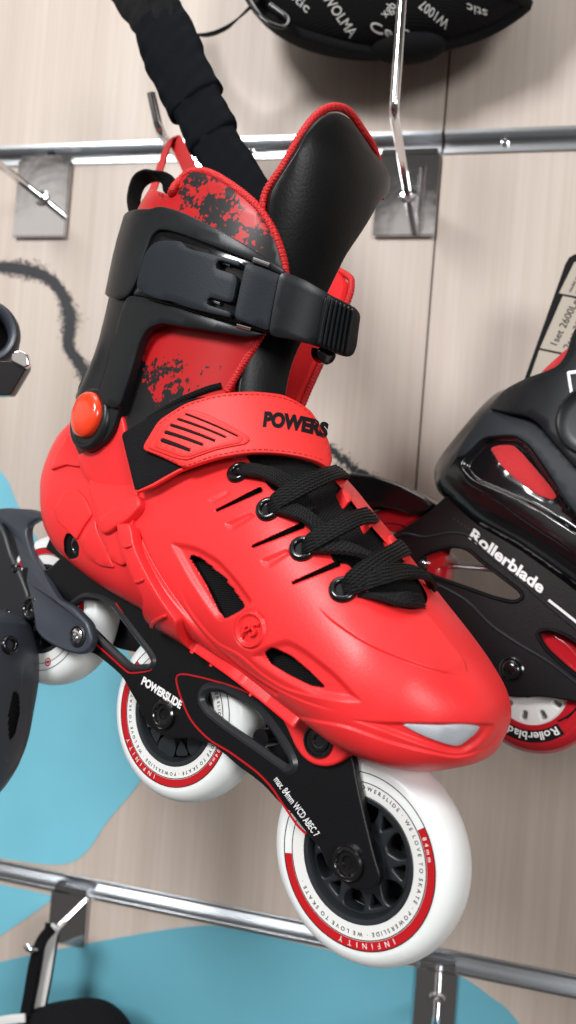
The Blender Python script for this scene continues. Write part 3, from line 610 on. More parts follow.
# ---- frame: two side plates cut from traced outlines
def lu(pts, n): return np.array([SK.un(x, y, n)[[0, 2]] for x, y in pts])
NP = 17.5
out = [(20, 566), (47, 571), (61, 556), (78, 553), (100, 560), (124, 572), (142, 592), (165, 612), (192, 638), (222, 662), (255, 683), (290, 706), (330, 722), (352, 752), (356, 780), (364, 816), (374, 857), (380.5, 877), (376, 888), (364, 892), (350, 888), (338, 879), (326, 866), (321, 850), (302, 828), (291, 813), (276, 800), (265, 787), (250, 775), (237, 766), (224, 754), (210, 743), (200, 741), (187, 738), (174, 738.5), (160, 735), (148, 727), (138, 705), (130, 692), (122.5, 677), (109, 665), (95, 654), (86, 652), (72, 649), (62, 640), (58, 628), (50, 612), (34, 600), (24, 585)]
win1 = [(70, 606), (84, 597), (100, 599), (113, 606), (128, 626), (150, 655), (153, 661), (150, 666), (134, 667), (126, 663), (108, 646), (92, 630), (80, 618)]
win2 = [(203, 693), (209, 689), (222, 689), (240, 698), (258, 710), (272, 728), (288, 752), (292.5, 765), (288, 768), (279, 762), (258, 747), (226, 725), (208, 711), (202, 701)]
oL, w1L, w2L = fillet(lu(out, NP), 5), fillet(lu(win1, NP), 3), fillet(lu(win2, NP), 2.5)
f1 = plate('frame', [oL, w1L, w2L], 12.8, 17.5, .8, M_frame, red)
V, Fc = curve2d([oL, w1L, w2L], 2.2, .8); link('inner_plate', mesh('inner_plate', np.c_[V[:, 0], -15.2+V[:, 2], V[:, 1]], Fc), M_frame, f1, angle=35)
B = MB()                                         # deck between the plates under the boot
for l0, l1, u in ((-232, -150, 36), (-72, -22, 33)): B.add(*box(((l0+l1)/2, 0, u-3), (l1-l0, 25, 6)))
for l, u in ((-112, 14), (-150, 22), (-60, 17)): V, Fc = lathe([(4, -13.2), (4, 13.2)], (l, 0, u), (0, 1, 0), 20); B.add(V, Fc)
B.build('frame_bridge', M_frame, f1)
# chamfered window rims, red pinstripes (thin raised bands)
def bandplate(name, centre, w, n0, n1, bev, m, parent, closed=True):
    P = resample(np.asarray(centre, float), 1.2, closed); pr = np.array([(-w/2, 0), (-w/2+bev, n1-n0), (w/2-bev, n1-n0), (w/2, 0)])
    V, Fc = sweep(np.c_[P[:, 0], np.full(len(P), n0), P[:, 1]], pr, np.tile((0, 1.0, 0), (len(P), 1)), closed); return link(name, mesh(name, V, Fc), m, parent, angle=30)
bandplate('window_rim', inset(w2L if area2(w2L) > 0 else w2L[::-1], -2.0), 4.6, 17.3, 18.9, 1.7, M_bevel, f1)
bandplate('window_rim', inset(w1L if area2(w1L) > 0 else w1L[::-1], -1.6), 3.8, 17.3, 18.7, 1.4, M_bevel, f1)
st1 = lu([(97, 645), (113, 659), (124, 669), (131, 673), (148, 671), (152.5, 667), (150, 657), (136, 634), (116, 603)], NP)
bandplate('pinstripe', cr(st1, 5), 1.0, 17.3, 17.85, .2, M_redink, f1, False)
st2 = lu([(262, 700), (240, 689), (215, 681), (190, 675), (180, 674.5), (176.5, 678), (178, 688), (185, 708), (194, 724), (210, 740), (228, 751), (245, 763), (259, 774), (272, 788), (284, 806), (297, 825), (306, 834)], NP)
bandplate('pinstripe', cr(st2, 5), 1.0, 17.3, 17.85, .2, M_redink, f1, False)
def onframe(px, py, h): return SK.un(px, py, NP+h)
text_plane('lettering', 'POWERSLIDE', onframe, (141, 683.5), (39.5, 25.5), (2.4, -7.6), -.1, .3, M_white, f1, bold=.05, shear=.1)
text_plane('lettering', 'max. 84mm WCD ABEC 7', onframe, (273.5, 780), (41.5, 57.5), (5.3, -4.6), -.1, .25, M_white, f1, bold=.012)
c = SK.un(171, 677, NP); V, Fc = lathe([(2.6, -.4), (2.6, .12), (0, .15)], c, (0, 1, 0), 24); link('frame_hole', mesh('frame_hole', V, Fc), M_dark, f1)

# ---- wheels
R0 = 42.0
def make_wheel(c, parent, phase, with_print=True):
    c = np.array(c, float); ax = (0, 1, 0); WI = 12.0
    pr = [(24.5, -WI+.6), (33.0, -WI), (34.2, -WI+.15)]+[(34.0+8*math.sin(t), -WI*math.cos(t)**.9 if math.cos(t) > 0 else 0) for t in np.linspace(.12, math.pi/2, 14)]
    pr += [(r, -h) for r, h in reversed(pr[:-1])]
    V, Fc = lathe(pr, c, ax, 128, True); tyre = link('wheel', mesh('wheel', V, Fc), M_tyre, parent, angle=50)
    hub = MB(); hp = [(21.3, -9.5), (24.8, -11.2), (24.8, 11.2), (24.0, 11.7), (22.4, 11.4), (21.3, 9.5)]; hub.add(*lathe(hp, c, ax, 96, True))
    hub.add(*lathe([(4, -10), (11.0, -10), (11.5, -8), (11.5, 8), (11.0, 10), (4, 10)], c, ax, 48, True)); hub.add(*lathe([(10, -6), (22, -6), (22, -4), (10, -4)], c, ax, 64, True))
    outer = np.array([(21.9*math.cos(a), 21.9*math.sin(a)) for a in np.linspace(0, 2*math.pi, 73)[:-1]]); holes = []
    for k in range(6):                           # six forked spokes: big bays between them, a small triangle in each fork
        a = phase+k*math.pi/3; pol = lambda r, t: (r*math.cos(a+t), r*math.sin(a+t))
        holes.append(fillet([pol(12.6, math.pi/6-.10), pol(17, math.pi/6-.27), pol(21.0, math.pi/6-.22), pol(21.2, math.pi/6), pol(21.0, math.pi/6+.22), pol(17, math.pi/6+.27), pol(12.6, math.pi/6+.10)], 2.0))
        holes.append(fillet([pol(14.0, 0), pol(19.2, -.15), pol(19.4, .15)], .9))
    V, Fc = curve2d([outer]+holes, 4.2, .9); hub.add(np.c_[c[0]+V[:, 0], c[1]+3.6+V[:, 2], c[2]+V[:, 1]], Fc)
    hub.build('hub', M_hub, tyre, angle=35)
    fc = c+np.array((0, WI, 0))
    def ringmesh(r0, r1, a0, a1, h, name, m):
        n = max(8, int(abs(a1-a0)*24)); t = np.linspace(a0, a1, n+1); V = []
        for rr, hh in ((r0, h-.25), (r0, h), (r1, h), (r1, h-.25)): V += [(fc[0]+rr*math.cos(x), fc[1]+hh-(.6*(33-rr)/8.5 if rr < 33 else 0), fc[2]+rr*math.sin(x)) for x in t]
        Fc = [(k*(n+1)+i, k*(n+1)+i+1, (k+1)*(n+1)+i+1, (k+1)*(n+1)+i) for k in range(3) for i in range(n)]; return link(name, mesh(name, V, Fc), m, tyre, smooth=False)
    pa = phase_print[0]
    ringmesh(24.9, 29.6, 0, 2*math.pi, .06, 'print_band', M_print)
    ringmesh(30.1, 33.3, pa-3.55, pa, .10, 'red_print_band', M_redink)
    B = MB()
    for r in (29.75, 33.5): 
        a = np.linspace(0, 2*math.pi, 129)[:-1]; w = .16
        V = np.concatenate([np.c_[fc[0]+rr*np.cos(a), np.full(128, fc[1]+hh-(.6*(33-r)/8.5 if r < 33 else 0)), fc[2]+rr*np.sin(a)] for rr, hh in ((r-w, .0), (r-w, .15), (r+w, .15), (r+w, .0))])
        B.add(V, [(k*128+i, k*128+(i+1) % 128, (k+1)*128+(i+1) % 128, (k+1)*128+i) for k in range(3) for i in range(128)])
    def arc_text(s, r, size, a_start, bold, space, B):   # clockwise, tops outward
        ang = a_start
        for ch in s:
            if ch == ' ': ang -= size*.45/r; continue
            V, Fc = text2d(ch, size, bold, .5); w = V[:, 0].max()-V[:, 0].min(); x = V[:, 0]-V[:, 0].min(); am = ang-(w/2)/r
            e = np.array((math.sin(am), -math.cos(am))); o = np.array((math.cos(am), math.sin(am)))
            hh = np.where(V[:, 2] > 0, .22, .02)-(.6*(33-r)/8.5 if r < 33 else 0); q = o[None]*(r+V[:, 1:2])+e[None]*(x[:, None]-w/2)
            B.add(np.c_[fc[0]+q[:, 0], fc[1]+hh, fc[2]+q[:, 1]], Fc); ang -= (w+size*space)/r
        return ang
    if with_print:
        a = pa+1.05
        for k in range(2): a = arc_text('POWERSLIDE · WE LOVE TO SKATE · ', 27.0, 2.15, a, .02, .42, B)
    B.build('print_lines', M_ink, tyre)
    if with_print:
        B2 = MB(); arc_text('84mm', 30.8, 2.4, pa-.10, .0, .45, B2); B2.build('white_lettering', M_white, tyre); B2 = MB(); arc_text('INFINITY', 30.7, 2.9, pa-1.52, .0, .75, B2); B2.build('white_lettering', M_white, tyre)
    return tyre
AX = [(0, 0, 0), (-109.2, 0, 0), (-218.4, 0, 0)]
phase_print = [0.0]
for k, (c, ph) in enumerate(zip(AX, (.3, .1, .5))):
    q = SK.un(421.6, 828.6, 12.0) if k == 0 else None
    phase_print[0] = math.atan2(q[2], q[0]) if k == 0 else (.1, 3.3)[k-1]
    w = make_wheel(c, red, ph, k < 2)
    for s in ((1, -1) if k < 2 else (1,)):
        V, Fc = lathe([(6.6, -4), (6.6, 0), (6.0, .7), (5.0, .8), (4.4, .2), (4.2, -.7), (2.6, -.8), (2.2, -2.0), (0, -2.0)], np.array(c)+np.array((0, s*19.4, 0)), (0, s, 0), 40); link('axle_bolt', mesh('axle_bolt', V, Fc), M_boltdark, w, angle=40)
    V, Fc = lathe([(4, -17), (4, 17)], c, (0, 1, 0), 24); link('axle', mesh('axle', V, Fc), M_steel, w)

bv = BVHTree.FromPolygons([tuple(v.co) for v in w.data.vertices], [tuple(p.vertices) for p in w.data.polygons])
def onwheel(x, y):
    e_, d_ = loc(SK.eye)[0], loc(SK.dir(x, y))[0]; h_ = bv.ray_cast(Vector(e_), Vector(unit(d_))); return (np.array(h_[0]), np.array(h_[1])) if h_[0] is not None else None
h_ = onwheel(48, 662)
if h_:
    for r0, r1 in ((.0, .0010), (.0016, .0023)):
        V, Fc = lathe([(max(r0, 1e-6), -.0006), (max(r0, 1e-6), .00015), (r1, .00012), (r1, -.0006)], h_[0], h_[1], 24, r0 > 0); link('badge', mesh('badge', V, Fc, False), M_redink, w, smooth=False)
# ---- heel brake: slate grey arm over the rear wheel
def nfb(l, u): return float(np.interp(l, [-262, -225, -195, -178], [7, 13, 20, 20]))
bro = [(-26, 514), (0, 509), (10, 508), (34, 509.5), (52, 516), (57, 525), (50, 521.5), (39, 520), (29, 526), (29, 537), (34, 555), (44, 571), (52, 586), (60, 599), (75.5, 607), (91, 623), (95, 638), (91, 651.5), (81, 655), (66, 651), (52, 644), (42, 636), (38, 630), (36, 612), (30, 588), (22, 560), (15, 535), (6, 524), (-26, 526)]
def brlu(pts):
    o = []
    for x, y in pts:
        n = 20.0
        for _ in range(6): p = SK.un(x, y, n+3.5); n = nfb(p[0], p[2])
        o.append((p[0], p[2]))
    return np.array(o)
brake = plate('brake_arm', [fillet(brlu(bro), 3)], 0, 5.5, 1.5, M_grey, red, nf=nfb)
c = SK.un(77, 636, 25.8); V, Fc = lathe([(5.6, -3), (5.6, 0), (4.9, .5), (4.5, -.2), (4.3, -1.0), (0, -1.0)], c, (0, 1, 0), 40); link('bolt_seat', mesh('bolt_seat', V, Fc), M_greydark, brake, angle=40)
V, Fc = lathe([(3.9, -3), (3.9, .4), (3.2, .9), (1.6, 1.0), (1.2, -.4), (0, -.4)], c, (0, 1, 0), 30); link('bolt', mesh('bolt', V, Fc), M_chrome, brake, angle=40)

# ---- liner, cuff, buckle: upright tubes round the ankle
def tubesurf(off, fx=0.0, top=0.0, rear=15.0, n_u=90, n_t=150):
    U = np.linspace(80, 272, n_u); T = np.linspace(-145, 235, n_t); lc = pchip([80, 110, 160, 200, 235, 272], [-182, -182, -187, -191, -192, -193], U); hl = pchip([80, 110, 160, 200, 235, 272], [66, 66, 65, 66, 67, 67], U); hw = pchip([80, 110, 160, 200, 235, 272], [33, 36, 40, 44, 46, 47], U)
    sh = top*np.clip((U-212)/45, 0, 1.2)**1.6; hl = hl-sh/2; lc = lc+sh/2; hw = hw-sh*.15
    P = np.zeros((n_u, n_t, 3)); t = np.radians(T); c, s = np.cos(t), np.sin(t); e = np.where(c > 0, 2/3.0, 2/2.25); rs = rear*np.array(pchip([80, 110, 150, 200, 235, 272], [0, .2, 1, .85, .85, .85], U))
    for i in range(n_u):
        P[i, :, 0] = lc[i]+(hl[i]+off+np.where(c > 0, fx*c, rs[i]*c))*np.sign(c)*np.abs(c)**e; P[i, :, 1] = (hw[i]+off)*np.sign(s)*np.abs(s)**e; P[i, :, 2] = U[i]
    return Surf(P, SK, U, T)
LT = tubesurf(0, 0, 26, 8.0); CT = tubesurf(2.5); ST = tubesurf(5.5, 14)
lat = [(192, 171), (210, 174), (235, 189), (258, 209), (275, 236), (284.5, 268), (281, 290), (270, 318), (256, 343), (240, 368), (228, 390), ('ab', 100, 62), ('ab', 82, 92), ('ab', 82, 205), ('ab', 226, 205), ('ab', 232, 182), (171, 195), (180, 180)]
patch('liner', LT, lat, -5, .8, 2.0, M_liner, red, sp=4, rnd=6)
patch('liner', LT, [('ab', 82, -143), ('ab', 82, -62), ('ab', 130, -60), ('ab', 190, -54), ('ab', 212, -53), ('ab', 224, -58), ('ab', 230, -70), ('ab', 236, -100), ('ab', 240, -143)], -5, .8, 2.0, M_red, red, sp=4, rnd=6)
def pipe(sf, pts, r, h, m, name, parent, ribs=True, sub=8):
    P = cr([sf.pos(sf.ij(q, h), h) for q in pts], sub); P = resample(P, .55); k = np.arange(len(P)); sc = 1+.10*np.sin(k*2*math.pi/3.2) if ribs else None
    V, Fc = sweep(P, circle(r, 12), None, scale=sc); return link(name, mesh(name, V, Fc), m, parent, angle=80)
pipe(LT, [('ab', 233, 182), (171, 194), (180, 179), (192, 171), (210, 173), (235, 188), (258, 208), (275, 235), (285, 268), (281, 290), (270, 318), (256, 343), (240, 368), (226, 392)], 1.9, -.6, M_redtrim, 'piping', red)
pipe(LT, [('ab', 240, -143), ('ab', 236, -100), ('ab', 231, -70), ('ab', 225, -57), ('ab', 212, -52), ('ab', 190, -53), ('ab', 130, -59)], 1.8, -1.2, M_redtrim, 'piping', red)

# tongue: a padded sheet bent round the shin
cl = cr([(-104, 112), (-116, 140), (-128, 170), (-130, 202), (-131, 236), (-136, 266), (-149, 292), (-164, 316), (-178, 336)], 10); cl = resample(cl, 3.0)
AL = np.radians(np.linspace(-112, 112, 90)); TP = np.zeros((len(cl), 90, 3)); tg = np.gradient(cl, axis=0); tg /= np.linalg.norm(tg, axis=1)[:, None]
for i, (c, t) in enumerate(zip(cl, tg)):
    f = np.array((t[1], -t[0])); rr = float(np.interp(c[1], [150, 270], [35, 43])); fl = float(np.interp(c[1], [190, 260], [.9, .5]))
    TP[i, :, 0] = c[0]+f[0]*(np.cos(AL)-1)*rr*fl; TP[i, :, 2] = c[1]+f[1]*(np.cos(AL)-1)*rr*fl; TP[i, :, 1] = rr*np.sin(AL)
TS = Surf(TP, SK, np.arange(len(cl)), np.degrees(AL))
ton = [(266, 192), (283, 166), (301, 135), (318, 114.5), (334, 108), (349, 113), (363, 132), (374, 150), (387, 174), (388, 194), (381, 203), (367, 229), (348, 257), (322, 312), (300, 352), (288, 400), (282, 440), (262, 445), (240, 425), (234, 400), (246, 340), (262, 260)]
patch('tongue', TS, ton, -7, 3.5, 5.0, M_leather, red, sp=4, rnd=5, steps=5)
pipe(TS, [(262, 215), (266, 192), (283, 166), (301, 135), (318, 114), (334, 107), (349, 112), (363, 131), (374, 149), (388, 174), (389.5, 192), (384, 200)], 1.8, -1.0, M_redtrim, 'piping', red)

# cuff
cuffp = [('ab', 188, 228), ('ab', 194, 180), ('ab', 206, 154), (150, 209), (158, 206), (172, 208.5), (200, 221), (235, 239), (272, 262), (286, 271), (277, 303), (268, 334), (247, 337), (204, 329.5), (160, 322.5), (147, 328), (138, 345), (131, 370), (123, 395), (117, 415), (112, 432), (104, 443), (94, 449), (84, 448), (77, 440), (74.5, 428), (79, 408), ('ab', 122, 172), ('ab', 150, 186), ('ab', 156, 228)]
cuff = patch('cuff', CT, cuffp, -2.5, 3.0, .9, M_black, red, sp=3.5, rnd=6)
patch('rear_spoiler', CT, [('ab', 116, 150), ('ab', 148, 152), ('ab', 163, 160), ('ab', 166, 186), ('ab', 166, 228), ('ab', 112, 228), ('ab', 112, 185)], 1, 5.0, 2.0, M_black, cuff, sp=4, rnd=8)
patch('cuff', CT, [('ab', 226, -143), ('ab', 212, -80), ('ab', 190, -60), ('ab', 165, -62), ('ab', 140, -85), ('ab', 105, -92), ('ab', 100, -105), ('ab', 130, -120), ('ab', 150, -143)], -2.5, 3.0, 1.2, M_black, red, sp=5, rnd=6)
patch('upper_rim', CT, [('ab', 190, 205), ('ab', 196, 180), ('ab', 207, 154), (150, 208.5), (158, 205.5), (172, 208), (200, 220.5), (235, 238.5), (272, 261.5), (287, 270.5), (284, 277), (262, 266), (235, 255), (204, 243), (176, 232.5), (160, 228.5), (151, 236), (144, 255), (137, 280), (128, 297), (116, 300), (112, 296), ('ab', 170, 172), ('ab', 172, 205)], 1, 5.2, 1.0, M_black, cuff, sp=3, rnd=4)
patch('lower_rim', CT, [(127, 295), (145, 298), (170, 304.5), (204, 315), (240, 327), (268, 334.5), (247, 337.5), (204, 330), (160, 323), (147, 328.5), (138, 345.5), (131, 370), (123, 395), (118, 410), (103, 405), (96, 395), (104, 370), (112, 340), (119, 315)], 1, 5.2, 1.1, M_black, cuff, sp=3, rnd=4)
# red ankle wing of the shell in front of the pivot
patch('ankle_wing', LT, [(113, 416), (118, 405), (123, 418), (126, 437), (135, 492), (128, 500), (112, 506), (95, 494), (82, 475), (76, 455), (90, 450), (104, 444)], -2, 2.6, 1.2, M_red, shell, sp=3, rnd=3)
# pivot rivet on a round boss
pj = CT.hit(95, 421); pc, pn = CT.pos(pj, 2.0), CT.nrm(pj); pn = unit(pn+np.array((-.05, .5, 0)))
V, Fc = lathe([(16.0, -8), (16.0, 1.0), (15.2, 2.4), (13.9, 3.0), (12.6, 2.8), (12.0, 2.0), (0, 2.0)], pc, pn, 64); link('pivot_boss', mesh('pivot_boss', V, Fc), M_black, cuff, angle=50)
V, Fc = lathe([(11.6, 0), (11.6, 2.9), (11.0, 4.3), (9.6, 5.2), (6.5, 5.8), (3, 6.05), (0, 6.1)], pc+np.array((-1.2, .4, 1.8)), pn, 64); link('pivot_rivet', mesh('pivot_rivet', V, Fc), M_orange, cuff, angle=60)
# buckle
bk = patch('buckle', CT, [(158, 231), (176, 234), (204, 245), (240, 258), (287, 273), (284, 290), (270, 335), (240, 326), (204, 314), (170, 303.5), (131, 295), (140, 276), (150, 240)], 2, 4.2, .8, M_gloss, red, sp=3, rnd=3)
patch('lever', CT, [(157, 239.5), (181, 240.5), (186, 248), (225, 257), (241, 261.5), (239.5, 267), (217, 260), (215, 268), (238, 275), (233, 304), (208, 297), (206, 304), (231.5, 312), (230.5, 318), (204, 312), (185, 307), (170, 301), (160, 300), (143, 294), (136, 287), (137.5, 277), (146, 250)], 3.8, 9.0, .8, M_char, bk, sp=3, rnd=3)
patch('lever_tip', CT, [(245.5, 262), (284, 276), (270, 332), (233.5, 318.5)], 3.8, 8.7, .7, M_char, bk, sp=3, rnd=1.5)
for a, b in (((223, 263.5), (236, 268)), ((213, 301), (226, 306)), ((256, 262.5), (270, 267.5)), ((240, 326.5), (252, 330))):
    P = [CT.pos(CT.hit(*q), 5.2) for q in (a, b)]; V, Fc = sweep(resample(np.array(P), 1.0), circle(1.25, 10)); link('hinge_pin', mesh('hinge_pin', V, Fc), M_chrome, bk)
# ratchet strap
stp = [(280, 270), (305, 279.5), (331, 295), (357, 308.5), (361.5, 315), (357.5, 348), (353, 356.5), (346, 357.5), (320, 346.5), (296, 340), (268, 336)]
patch('ratchet_strap', ST, stp, -3, 1.6, .7, M_black, red, sp=3, rnd=3)
strap_end = patch('strap_grip', ST, [(326, 293), (357, 308.5), (361.5, 315), (357.5, 348), (353, 356.5), (346, 357.5), (317, 345)], 1.0, 3.2, .7, M_black, red, sp=3, rnd=3)
for k in range(7):
    f = k/6; a = np.array((329+25*f, 296+12*f)); b = np.array((319.5+27*f, 345+11*f)); d = np.array((1.15, .55))
    patch('grip_rib', ST, [tuple(a-d), tuple(a+d), tuple(b+d), tuple(b-d)], 2.8, 4.6, .7, M_black, strap_end, sp=2, rnd=.6)
patch('strap_keeper', ST, [(318, 347), (339, 354), (333, 364), (326, 366), (318, 357)], -7, -1.5, 1.2, M_gloss, red, sp=3, rnd=3)

# ---- 45 degree instep strap on its own bent sheet
PH = np.radians(np.linspace(-120, 120, 130)); TT = np.linspace(-.6, 1.5, 50); IP = np.zeros((50, 130, 3))
for i, t in enumerate(TT):
    C = np.array((-152, 60))*(1-t)+np.array((-194, 92))*t; R = np.array((-91, 139))*(1-t)+np.array((-119, 172))*t
    k = np.sign(np.cos(PH))*np.abs(np.cos(PH))**.78; IP[i, :, 0] = C[0]+(R[0]-C[0])*k; IP[i, :, 2] = C[1]+(R[1]-C[1])*k; IP[i, :, 1] = 43.5*np.sin(PH)
IS = Surf(IP, SK, TT, np.degrees(PH))
red_strap = [(140.5, 449), (158, 420), (185, 403), (219, 393), (250, 391), (284, 394.5), (311, 410), (329, 440), (333, 460), (330, 468.5), (320, 462.5), (299.5, 456.5), (273, 453), (250, 453), (215.5, 458.5), (185, 468.5), (173.5, 463)]
vel = [(121.5, 434), (143, 421), (160, 412), (190, 399), (215, 396), (215, 452), (177, 470), (152, 484), (135.5, 491.5)]
patch('velcro_strap', IS, vel, -1.5, .4, .5, M_velcro, red, sp=3, rnd=1)
patch('velcro_edge', IS, [(134, 490), (152, 483), (177, 468.5), (200, 461), (200, 463.5), (178, 472), (153, 486.5), (136, 493)], -2, .1, .4, M_redrub, red, sp=2, rnd=.8)
fs = patch('instep_strap', IS, red_strap, .6, 3.0, 1.0, M_redrub, red, sp=2.5, rnd=2)
ribo = [(146, 447.5), (161, 423), (188, 408.5), (205, 413), (232, 426), (251, 438), (246, 444), (215, 450), (186, 460.5), (174, 458)]
patch('strap_badge', IS, ribo, 2.6, 3.7, .6, M_redrub, fs, sp=2.5, rnd=2)
patch('strap_badge_field', IS, [tuple(np.array((196, 437))+(np.array(q)-np.array((196, 437)))*.88) for q in ribo], 3.4, 4.0, .4, M_redrub, fs, sp=2.5, rnd=2)
for (a, b, w) in (((160, 439.5), (190, 450.5), 1.9), ((163.5, 431.5), (203, 445), 1.5), ((169, 424.5), (215, 441), 1.2), ((176, 418.5), (226, 437.5), .9), ((184, 413.5), (238, 436.5), .65)):
    a, b = np.array(a, float), np.array(b, float); d = unit(b-a); n = np.array((-d[1], d[0])); 
    patch('strap_rib', IS, [tuple(a-n*w), tuple(b-n*w*.7), tuple(b+n*w*.7), tuple(a+n*w)], 3.6, 4.5, .35, M_ink, fs, sp=2, rnd=.8)
    patch('strap_rib', IS, [tuple(a-n*(w+1.5)), tuple(b-n*(w+1.0)), tuple(b-n*(w*.7+.3)), tuple(a-n*(w+.3))], 3.6, 4.7, .4, M_redrub, fs, sp=2, rnd=.4)
text_surf('lettering', 'POWERS', IS, (263, 428.5), (59, 11.5), (1.0, -14), 2.8, 3.3, M_ink, fs, bold=.055, shear=.05, bend=.15)
def stitches(sf, pts, h, name, m, parent, dash=1.5, gap=1.3, r=.33):
    P = resample(cr([sf.pos(sf.ij(q, h), h) for q in pts], 8), .5); k = int(dash/.5); g = int((dash+gap)/.5); B = MB()
    for s in range(0, len(P)-k, g): B.add(*sweep(P[s:s+k+1], circle(r, 6)))
    return B.build(name, m, parent)
stitches(IS, [(160, 423.5), (186, 406), (219, 396.5), (250, 394.5), (283, 398), (308, 412), (325, 440), (329, 458)], 3.0, 'stitching', M_redtrim, fs)
stitches(IS, [(146, 450), (173, 460.5), (185, 465.5), (215.5, 455.5), (250, 449.8), (273, 450), (299.5, 453.5), (322, 459.5)], 3.0, 'stitching', M_redtrim, fs)
# black liner seam above the strap
pipe(LT, [(150, 420), (180, 402), (205, 391), (222, 386)], 1.6, .8, M_fabric, 'seam_tape', red, ribs=False)

# ---- pull tabs at the back of the collar
def skp(px, py, n): return SK.un(px, py, n)
def webbing(name, pts, w, t, m, parent, up, local=True):
    P = resample(cr(pts, 8), 1.5); V, Fc = sweep(P, rrect(w, t, t*.4), np.tile(up, (len(P), 1))); return link(name, mesh(name, V, Fc), m, parent, angle=50)
webbing('hanging_loop', [skp(143, 212, -4), skp(150, 198, -12), skp(158, 175, -28), skp(166, 150, -44), skp(172, 139, -48), skp(179, 147, -48), skp(190, 170, -30), skp(199, 192, -3)], 9.5, 1.4, M_redtrim, red, (-.45, .75, .3))
webbing('pull_tab', [skp(136, 216, 6), skp(134, 198, 6), skp(139, 182, 5), skp(150, 175.5, 4), skp(162, 179, 3), skp(172, 188, 0)], 11, 1.6, M_fabric, red, (-.8, 0, .55))

# ---- heel brake body behind the arm
B = MB()
bb = [(-40, 520), (0, 516), (14, 520), (22, 536), (28, 556), (38, 576), (46, 596), (44, 618), (34, 632), (10, 634), (-40, 620)]
plate('brake_block', [fillet(np.array([SK.un(x, y, 2)[[0, 2]] for x, y in bb]), 3)], 2, 14.0, 2.0, M_greydark, brake)
for x, y, r in ((6, 615, 3.4), (14, 568, 2.6)):
    c = SK.un(x, y, 14.6); V, Fc = lathe([(r, -3), (r, .2), (r*.7, .8), (r*.45, .2), (0, .2)], c, (0, 1, 0), 28); link('brake_screw', mesh('brake_screw', V, Fc), M_boltdark, brake, angle=40)
c = SK.un(48, 661.5, 0); wq = np.array((-218.4, 0, 0)); dv = c-wq
badge = [(48+4.2*math.cos(a), 662+5.2*math.sin(a)) for a in np.linspace(0, 2*math.pi, 17)[:-1]]
# ---- hook that carries the red skate
mb = None
for x in np.arange(150, 300, 2.0):
    for y in np.arange(140, 260, 2.0):
        p = topix(wallpt(x, y, .004)+np.array((0, -.122, 0))); d = np.hypot(p[0]-158, p[1]-131)
        if mb is None or d < mb[0]: mb = (d, x, y)
hx, hy = mb[1:]
hook('chrome hook with bent tip carrying the red skate by its red loop', (hx, hy), [(hx-24, hy-38), (hx+24, hy-38), (hx+24, hy+36), (hx-24, hy+36)], .120, .024, (-.22, -.25, .9))
hook('chrome hook with upright prong passing in front of the black helmet', (408, 195), [(379, 156), (438, 153.5), (434, 236), (377, 236)], .120, .078, (.0, -.06, 1))
hook('chrome hook at the left edge of the upper rail, its prong bare', (43, 199), [(19, 161), (66, 161), (65, 237), (19, 237)], .120)
hook('dull chrome hook on the lower rail holding the black and white strap', (73, 913), [(52, 889), (87, 896), (84, 948), (54, 941)], .062, .004, (-.8, .2, .4), r=.0028, ring=False)
hook('chrome hook on the lower rail below the front wheel', (437, 1000), [(417, 967), (458, 974), (452, 1040), (413, 1034)], .120)

# ---- padded black strap dropping behind the collar
sroot = thing('padded_strap', 'black padded fabric strap wrapped in sleeves dropping into the red skate', 'strap', SK.matrix())
def sleeve(name, pts, w, t, m, n=-12, k=None, wr=.6):
    P = resample(cr([SK.un(x, y, n) for x, y in pts], 8), 2.0); cnt = len(P); f = np.linspace(0, 1, cnt)
    sc = 1+.035*np.sin(f*9+w)+.02*np.sin(f*23+2*w)-.05*np.abs(2*f-1)**6; up = np.tile((.35, .93, 0), (cnt, 1))
    a = np.arange(28)*2*math.pi/28; e = 2/2.8; pr = np.c_[w/2*np.sign(np.cos(a))*np.abs(np.cos(a))**e, t/2*np.sign(np.sin(a))*np.abs(np.sin(a))**e]
    V, Fc = sweep(P, pr, up, scale=sc); V[:, 1] += .8*np.sin(V[:, 0]*.42+V[:, 2]*.25+w)*np.sin(V[:, 2]*.33-V[:, 0]*.12)
    return link(name, mesh(name, V, Fc), m, sroot, angle=120)
M_pad = mat('neoprene', (.003, .004, .006), .8, spec=.07, bump=.5, bscale=160)
sleeve('sleeve', [(158, 17), (171, 50), (186, 84), (196, 103)], 36, 14, M_pad)
sleeve('sleeve', [(185, 78), (199, 108), (214, 140)], 31, 12, M_pad)
sleeve('sleeve', [(207, 128), (224, 158), (243, 192), (256, 222), (266, 250)], 28, 11, M_pad)
sleeve('strap_core', [(118, -40), (135, -8), (150, 8), (160, 24)], 32, 6, M_fabric)
sleeve('strap_core', [(150, -40), (160, -6), (165, 22)], 14, 3, M_fabric, n=-8)

